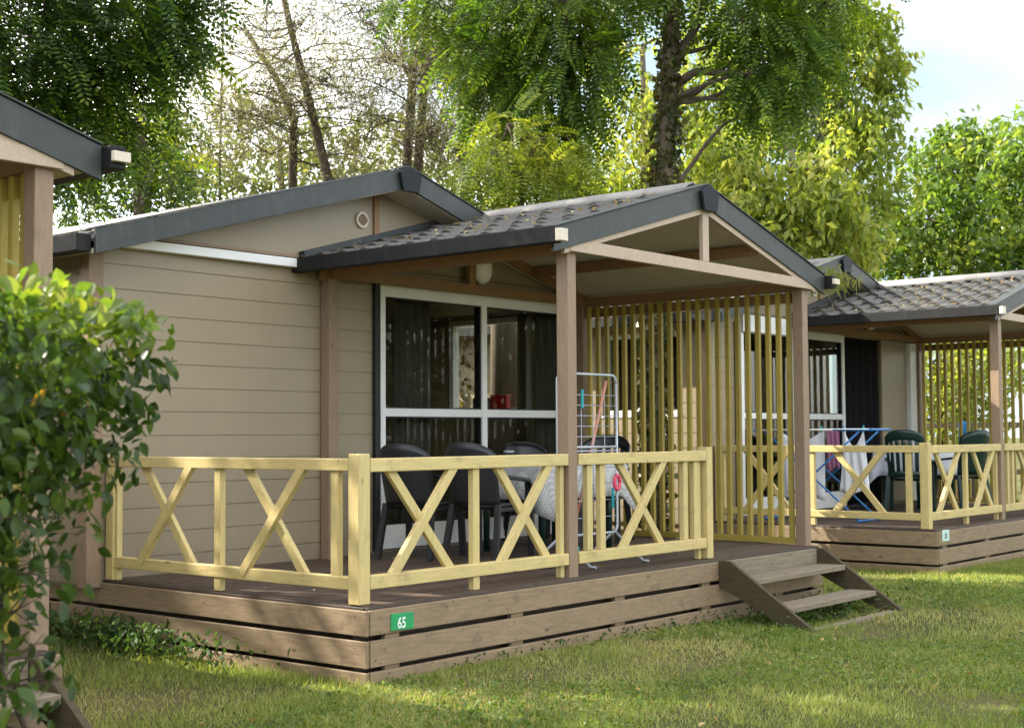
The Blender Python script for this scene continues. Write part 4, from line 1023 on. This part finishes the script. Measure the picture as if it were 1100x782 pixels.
# --- vines on the neighbour's wall (seen through the slats and the window)
def vine(label, pts, n, spread, mat, y0):
    t = thing('climbing_vine', label, 'vine', pts[0])
    MB().tube(pts, .014, 6).build('stem', MT['twig'], t)
    P = []; A_ = np.array(pts, float)
    for i in range(len(A_) - 1):
        u = rng.uniform(0, 1, n)[:, None]; P.append(A_[i] + (A_[i + 1] - A_[i]) * u + rng.normal(size=(n, 3)) * np.array([.04, spread, .06]))
    P = np.concatenate(P); P[:, 0] = np.minimum(P[:, 0], B[0] - .04)
    V, F = leaves(P, .10, .8, .8, flat=.1); raw('foliage', V, F, mat, t)
vine('leafy vine climbing the side wall, framed by the big window', [(7.93, 5.35, 0), (7.95, 5.2, 1.2), (7.93, 5.15, 2.2), (7.9, 5.25, 2.95)], 130, .10, LM['maple'], 0)
vine('half bare vine on the side wall further from the front', [(7.93, 6.45, 0), (7.95, 6.4, 1.2), (7.93, 6.3, 2.2), (7.9, 6.2, 2.9)], 45, .09, LM['ivy'], 0)

# --- foreground hedge
def hedge():
    o0 = at(95, 470, 3.55); o0[2] = 0
    t = thing('hedge', 'tall glossy-leaved hedge end, close up at the photo edge', 'hedge', tuple(o0))
    rt = np.array([RT[0], RT[1], 0]); rt /= np.linalg.norm(rt); fw = np.array([FW[0], FW[1], 0]); fw /= np.linalg.norm(fw)
    def flank(z):                                  # right flank, metres beside the view axis
        return np.interp(z, [.4, .95, 1.1, 1.3, 1.5, 1.72, 1.85], [-1.22, -1.20, -1.16, -1.08, -1.00, -.95, -1.01])
    def pt(l, d, z): return np.array([CAM[0], CAM[1], 0]) + rt * l + fw * d + np.array([0, 0, z])
    tw = MB(); P = []; Q = []
    for k in range(46):
        l = random.uniform(-2.6, -1.34); d = random.uniform(3.1, 4.0)
        b = pt(l, d, 0.); z = random.uniform(1.45, 1.72)
        path = limb(tw, b, b + np.array([random.uniform(-.1, .1), random.uniform(-.1, .1), z]), .010, .004, 0, .05, 10, 6)
        for m in range(3, 10):
            for _ in range(4):
                e = path[m] + rt * random.uniform(-.2, .2) + fw * random.uniform(-.2, .2) + np.array([0, 0, random.uniform(-.02, .16)])
                lim = flank(e[2])
                if (e - CAM) @ rt > lim or e[2] > 1.78: continue
                limb(tw, path[m], e, .004, .0015, 0, .1, 5, 4)
                if e[2] > 1.2 or random.random() < .35:
                    P.append(e + rng.normal(size=(10 if e[2] > 1.15 else 5, 3)) * .05)
    # side sprigs that stick out on the flank and low down
    for z, ln, d in ((.84, .30, 3.1), (.90, .36, 3.0), (.82, .25, 3.0), (.86, .38, 3.2), (.94, .2, 3.1), (.98, .26, 3.05), (.88, .12, 3.1), (.84, .05, 3.15), (.92, .1, 2.95), (1.02, .2, 3.3), (1.16, .14, 3.35), (1.24, .2, 3.3), (.82, .15, 3.0), (1.09, .30, 3.2), (1.13, .25, 3.3), (.74, .2, 2.95), (.8, .05, 3.0)):
        b = pt(flank(z) - .12, d, z); e = b + rt * ln * .85 + np.array([0, 0, random.uniform(-.02, .06)]); path = limb(tw, b - rt * .3, e, .005, .0015, .05, .06, 8, 4)
        for q in path[2:]: P.append(q + rng.normal(size=(6, 3)) * .03)
    tw.build('twigs', MT['twig'], t)
    # dense leafy mass, thinning downwards
    n = 17000; z = 1.775 - np.abs(rng.normal(size=n)) * .42; l = rng.uniform(-2.6, -.90, n); d = rng.uniform(3.05, 4.05, n)
    lump = .05 * np.sin(z * 23 + l * 9) * np.sin(d * 17 + z * 7)
    k = (l < flank(z) + lump - .01) & (z > .7) & (rng.uniform(0, 1, n) < np.clip((z - .90) * 1.7, .07, 1))
    l, d, z = l[k], d[k], z[k]; clump = np.sin(l * 21 + z * 13) * np.sin(z * 25 + d * 11) > -.45; l, d, z = l[clump], d[clump], z[clump]
    A_ = np.array([CAM[0], CAM[1], 0]) + rt * l[:, None] + fw * d[:, None]; A_[:, 2] = z
    young = z > 1.70 + .03 * np.sin(l * 14)  # highest leaves take the lighter colour that stands in for top light
    P.append(A_[~young]); Q.append(A_[young])
    n = 900; l = rng.uniform(-2.6, -1.02, n); A_ = np.array([CAM[0], CAM[1], 0]) + rt * l[:, None] + fw * rng.uniform(3.05, 4.05, n)[:, None]; A_[:, 2] = 1.75 + rng.normal(size=n) * .028 + .02 * np.sin(l * 9); Q.append(A_)
    W_ = np.concatenate(P); W_ = W_[rng.choice(len(W_), 60)] + rng.normal(size=(60, 3)) * .03
    V, F = leafshape(W_, .05, .5, .8, .2); raw('withered_foliage', V, F, leafmat('withered_leaf', [(.16, .08, .02), (.35, .22, .03), (.42, .33, .05)], .4), t, True)
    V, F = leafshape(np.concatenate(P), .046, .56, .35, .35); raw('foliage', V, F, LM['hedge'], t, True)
    V, F = leafshape(np.concatenate(Q), .050, .55, -.45, .3); raw('lit_foliage', V, F, LM['hedgetop'], t, True)
def leafshape(P, size, aspect, droop, flat):
    """eight-point pointed oval leaf folded along its midrib"""
    n = len(P); d = rng.normal(size=(n, 3)); d[:, 2] -= droop * 2; d = unit(d)
    nr = rng.normal(size=(n, 3)); nr[:, 2] += flat * 3; s = unit(np.cross(d, nr)); nn = np.cross(s, d)
    L = (size * rng.uniform(.6, 1.25, n))[:, None]; W = L * aspect / 2; g = np.array([0, 0, 1.]) * L
    prof = [(0, .04), (.25, .78), (.5, 1.), (.75, .68), (1., .02)]
    VS = []
    for u, w in prof:
        c = P + d * L * u - g * .16 * u * u
        VS += [c + s * W * w + nn * W * .32 * w, c, c - s * W * w + nn * W * .32 * w]
    V = np.stack(VS, 1).reshape(-1, 3); o = np.arange(n)[:, None] * 15; F = []
    for k in range(4):
        for j in (0, 1): F.append(np.concatenate([o + 3 * k + j, o + 3 * k + j + 1, o + 3 * k + 4 + j, o + 3 * k + 3 + j], 1))
    return V, np.concatenate(F)
hedge()

# ------------------------------------------------------------------ grass
def grass():
    def field(n, x0, x1, y0, y1, hmin, hmax):
        x = rng.uniform(x0, x1, n); y = rng.uniform(y0, y1, n); k = ~under_deck(x, y); x, y = x[k], y[k]
        cl = .5 + .5 * np.sin(x * 3.1 + 1.3 * np.sin(y * 2.3)) * np.sin(y * 3.7 + np.sin(x * 1.9)); keep = rng.uniform(0, 1, len(x)) < .45 + .55 * cl
        x, y, cl = x[keep], y[keep], cl[keep]
        h = rng.uniform(hmin, hmax, len(x)) * (.65 + .6 * cl); return x, y, h
    xs = [field(250000, -2.4, 9.5, -4.8, .2, .014, .045), field(80000, 7.5, 15, -3.5, .0, .018, .05), field(40000, -7, 18, -9, 9, .02, .05), field(15000, 5.5, 8.1, -.1, 3, .03, .07), field(110000, -4.5, -.05, -3.4, 4, .02, .055)]
    # longer fringe along the skirts
    n = 2600; x = rng.uniform(-.1, 5.6, n); y = -.05 - np.abs(rng.normal(size=n)) * .05; xs.append((x, y, rng.uniform(.015, .06, n)))
    n = 2600; y = rng.uniform(-.1, 4, n); x = -.06 - np.abs(rng.normal(size=n)) * .10; xs.append((x, y, rng.uniform(.02, .09, n)))
    n = 2000; y = rng.uniform(-.2, 2.6, n); x = B[0] - .05 - np.abs(rng.normal(size=n)) * .05; xs.append((x, y, rng.uniform(.03, .08, n)))
    n = 2500; x = rng.uniform(8, 13.5, n); y = B[1] - .05 - np.abs(rng.normal(size=n)) * .05; xs.append((x, y, rng.uniform(.02, .07, n)))
    # scattered taller tufts
    for _ in range(420):
        n = random.randint(14, 40); cx, cy = random.uniform(-2.2, 12), random.uniform(-4.6, -.15); xs.append((cx + rng.normal(size=n) * .03, cy + rng.normal(size=n) * .03, rng.uniform(.04, .085, n)))
    x, y, h = [np.concatenate([q[i] for q in xs]) for i in range(3)]
    worn = np.exp(-((x - 4.5) ** 2 / 1.1 + (y + 1.25) ** 2 / .25)) * .75 + .8 * np.exp(-((x - 6.3) ** 2 / 1.6 + (y + 3.1) ** 2 / .5)) + .7 * np.exp(-((x - 3.0) ** 2 / .9 + (y + 3.2) ** 2 / .3))
    k = rng.uniform(0, 1, len(x)) > worn; x, y, h = x[k], y[k], h[k]; n = len(x)
    a = rng.uniform(0, 2 * np.pi, n); w = rng.uniform(.0022, .005, n); ln = rng.uniform(.1, .9, n) * h; b = rng.uniform(0, 2 * np.pi, n)
    z = gz(x, y) - .004
    p0 = np.stack([x + np.cos(a) * w, y + np.sin(a) * w, z], 1); p1 = np.stack([x - np.cos(a) * w, y - np.sin(a) * w, z], 1)
    tip = np.stack([x + np.cos(b) * ln, y + np.sin(b) * ln, z + h], 1)
    V = np.stack([p0, p1, tip], 1).reshape(-1, 3); F = np.arange(3 * n).reshape(-1, 3)
    o = raw('grass', V, F, LM['grass']); tag(o, 'short patchy lawn grass with straw-coloured spots', 'grass', kind='stuff')
    # clover and small broad leaves
    n = 75000; x = rng.uniform(-2.2, 12, n); y = rng.uniform(-4.5, .0, n); m = np.sin(x * 1.3 + y) * np.sin(y * 1.7 - x * .5) > -.1; x, y = x[m], y[m]
    P = np.stack([x, y, gz(x, y) + rng.uniform(.008, .035, len(x))], 1); k = ~under_deck(x, y); V, F = leaves(P[k], .026, .85, .1, flat=1.2)
    o = raw('clover', V, F, LM['clover']); tag(o, 'clover leaves scattered through the lawn', 'clover', kind='stuff')
grass()
n = 150; x = rng.uniform(-1.5, 10, n); y = rng.uniform(-4, -.1, n); P = np.stack([x, y, gz(x, y) + .03], 1)
V, F = leaves(P, .045, .55, .0, flat=5.); o = raw('dead_leaves', V, F, leafmat('dead_leaf', [(.20, .10, .035), (.38, .24, .08), (.52, .42, .2)], .25)); tag(o, 'dry brown leaves dropped here and there on the lawn', 'leaves', kind='stuff')
def weeds(label, c, spread, n, size, hgt):
    P = np.array(c) + rng.normal(size=(n, 3)) * np.array([spread[0], spread[1], 0]); P[:, 2] = gz(P[:, 0], P[:, 1]) + rng.uniform(.02, hgt, n)
    V, F = leaves(P, size, .45, -.2, flat=.8); o = raw('weeds', V, F, LM['weed']); tag(o, label, 'weeds', kind='stuff')
weeds('low leafy weeds against the left skirt boards', (-.16, 2.3, 0), (.09, .6, 0), 1400, .06, .22)
weeds('low weeds growing under the wooden steps', (4.7, -.35, 0), (.6, .2, 0), 700, .05, .12)
weeds('weeds along the foot of the front skirt boards', (2.4, -.08, 0), (1.5, .03, 0), 220, .04, .08)
# fallen leaves and bits on the deck
n = 260; P = np.stack([rng.uniform(.1, 5.3, n), rng.uniform(.06, 2.5, n) ** 1., np.full(n, ZD + .004)], 1)
V, F = leaves(P, .022, .6, .0, flat=6.); V[:, 2] = np.maximum(V[:, 2], ZD + .002)
o = raw('fallen_leaves', V, F, leafmat('dry_leaf', [(.22, .12, .04), (.4, .26, .09), (.5, .42, .3)], .2)); tag(o, 'dry leaf bits littering the dark deck floor', 'leaves', kind='stuff')
# dry leaf litter on the porch roofs
LL = []
for ox, oy in (A, B):
    n = 110; x = 1.9 + 1.8 * rng.uniform(0, 1, n) ** 1.4; y = rng.uniform(.15, 2.5, n) ; LL.append(np.stack([ox + x, oy + y, 3.335 - (3.78 - x) * SLOPE + .075], 1))
V, F = leaves(np.concatenate(LL), .05, .6, .0, flat=5.); o = raw('roof_litter', V, F, leafmat('litter_leaf', [(.16, .09, .035), (.33, .23, .09), (.46, .38, .2)], .25)); tag(o, 'dry leaves lying on the porch roof tiles', 'leaves', kind='stuff')
# grass tuft on the neighbour's roof
P = at(884, 296, 14.35); pts = P + rng.normal(size=(260, 3)) * np.array([.16, .16, .05])
t = thing('roof_weed', 'yellowish grass tuft hanging from the neighbouring roof edge', 'weed', tuple(P))
V, F = leaves(pts, .16, .12, 1.2, flat=.2); raw('foliage', V, F, LM['pale'], t)

# ------------------------------------------------------------------ light
SUN_EL, SUN_AZ = R(34), R(-20)     # azimuth measured from +Y towards +X: the sun stands behind the houses, to the left
sd = Vector((math.sin(SUN_AZ) * math.cos(SUN_EL), math.cos(SUN_AZ) * math.cos(SUN_EL), math.sin(SUN_EL)))
sl = bpy.data.lights.new('sun', 'SUN'); so = bpy.data.objects.new('sun', sl); COL.objects.link(so)
sl.energy = 3.9; sl.angle = R(.5); sl.color = (1, .93, .80); so.rotation_euler = sd.to_track_quat('Z', 'Y').to_euler()
w = bpy.data.worlds.new('World'); scene.world = w; w.use_nodes = True; nt = w.node_tree; nt.nodes.clear()
out = nt.nodes.new('ShaderNodeOutputWorld'); bg = nt.nodes.new('ShaderNodeBackground'); bg.inputs[1].default_value = .14
sky = nt.nodes.new('ShaderNodeTexSky'); sky.sky_type = 'NISHITA'; sky.sun_disc = False; sky.sun_elevation = SUN_EL; sky.sun_rotation = SUN_AZ; sky.air_density = 1.; sky.dust_density = 2.
tc = nt.nodes.new('ShaderNodeTexCoord'); mp = nt.nodes.new('ShaderNodeMapping'); mp.inputs['Scale'].default_value = (1, 1, 2.2); nt.links.new(tc.outputs['Generated'], mp.inputs[0])
nz = nd(nt, 'ShaderNodeTexNoise', ins={'Scale': 3.2, 'Detail': 6., 'Roughness': .55, 'Distortion': .4}); nt.links.new(mp.outputs[0], nz.inputs['Vector'])
cf = ramp(nt, nz.outputs['Fac'], [(.36, (0, 0, 0)), (.62, (1, 1, 1))])
cloud = mixc(nt, mth(nt, 'MULTIPLY', cf, .8), sky.outputs[0], (6.9, 6.4, 5.6))
dp = nd(nt, 'ShaderNodeVectorMath', operation='DOT_PRODUCT'); nt.links.new(tc.outputs['Generated'], dp.inputs[0]); dp.inputs[1].default_value = (.90, .30, .31)
cf2 = ramp(nt, nz.outputs['Fac'], [(.40, (1.15, 1.5, 1.68)), (.60, (1.85, 1.92, 1.98))])
cloud = mixc(nt, ramp(nt, dp.outputs['Value'], [(.86, (0, 0, 0)), (.97, (1, 1, 1))]), cloud, cf2)
nt.links.new(cloud, bg.inputs[0]); nt.links.new(bg.outputs[0], out.inputs[0])

scene.view_settings.view_transform = 'Standard'; scene.view_settings.look = 'None'; scene.view_settings.gamma = 1
scene.view_settings.exposure = 2.22
scene.cycles.max_bounces = 8; scene.cycles.transparent_max_bounces = 16
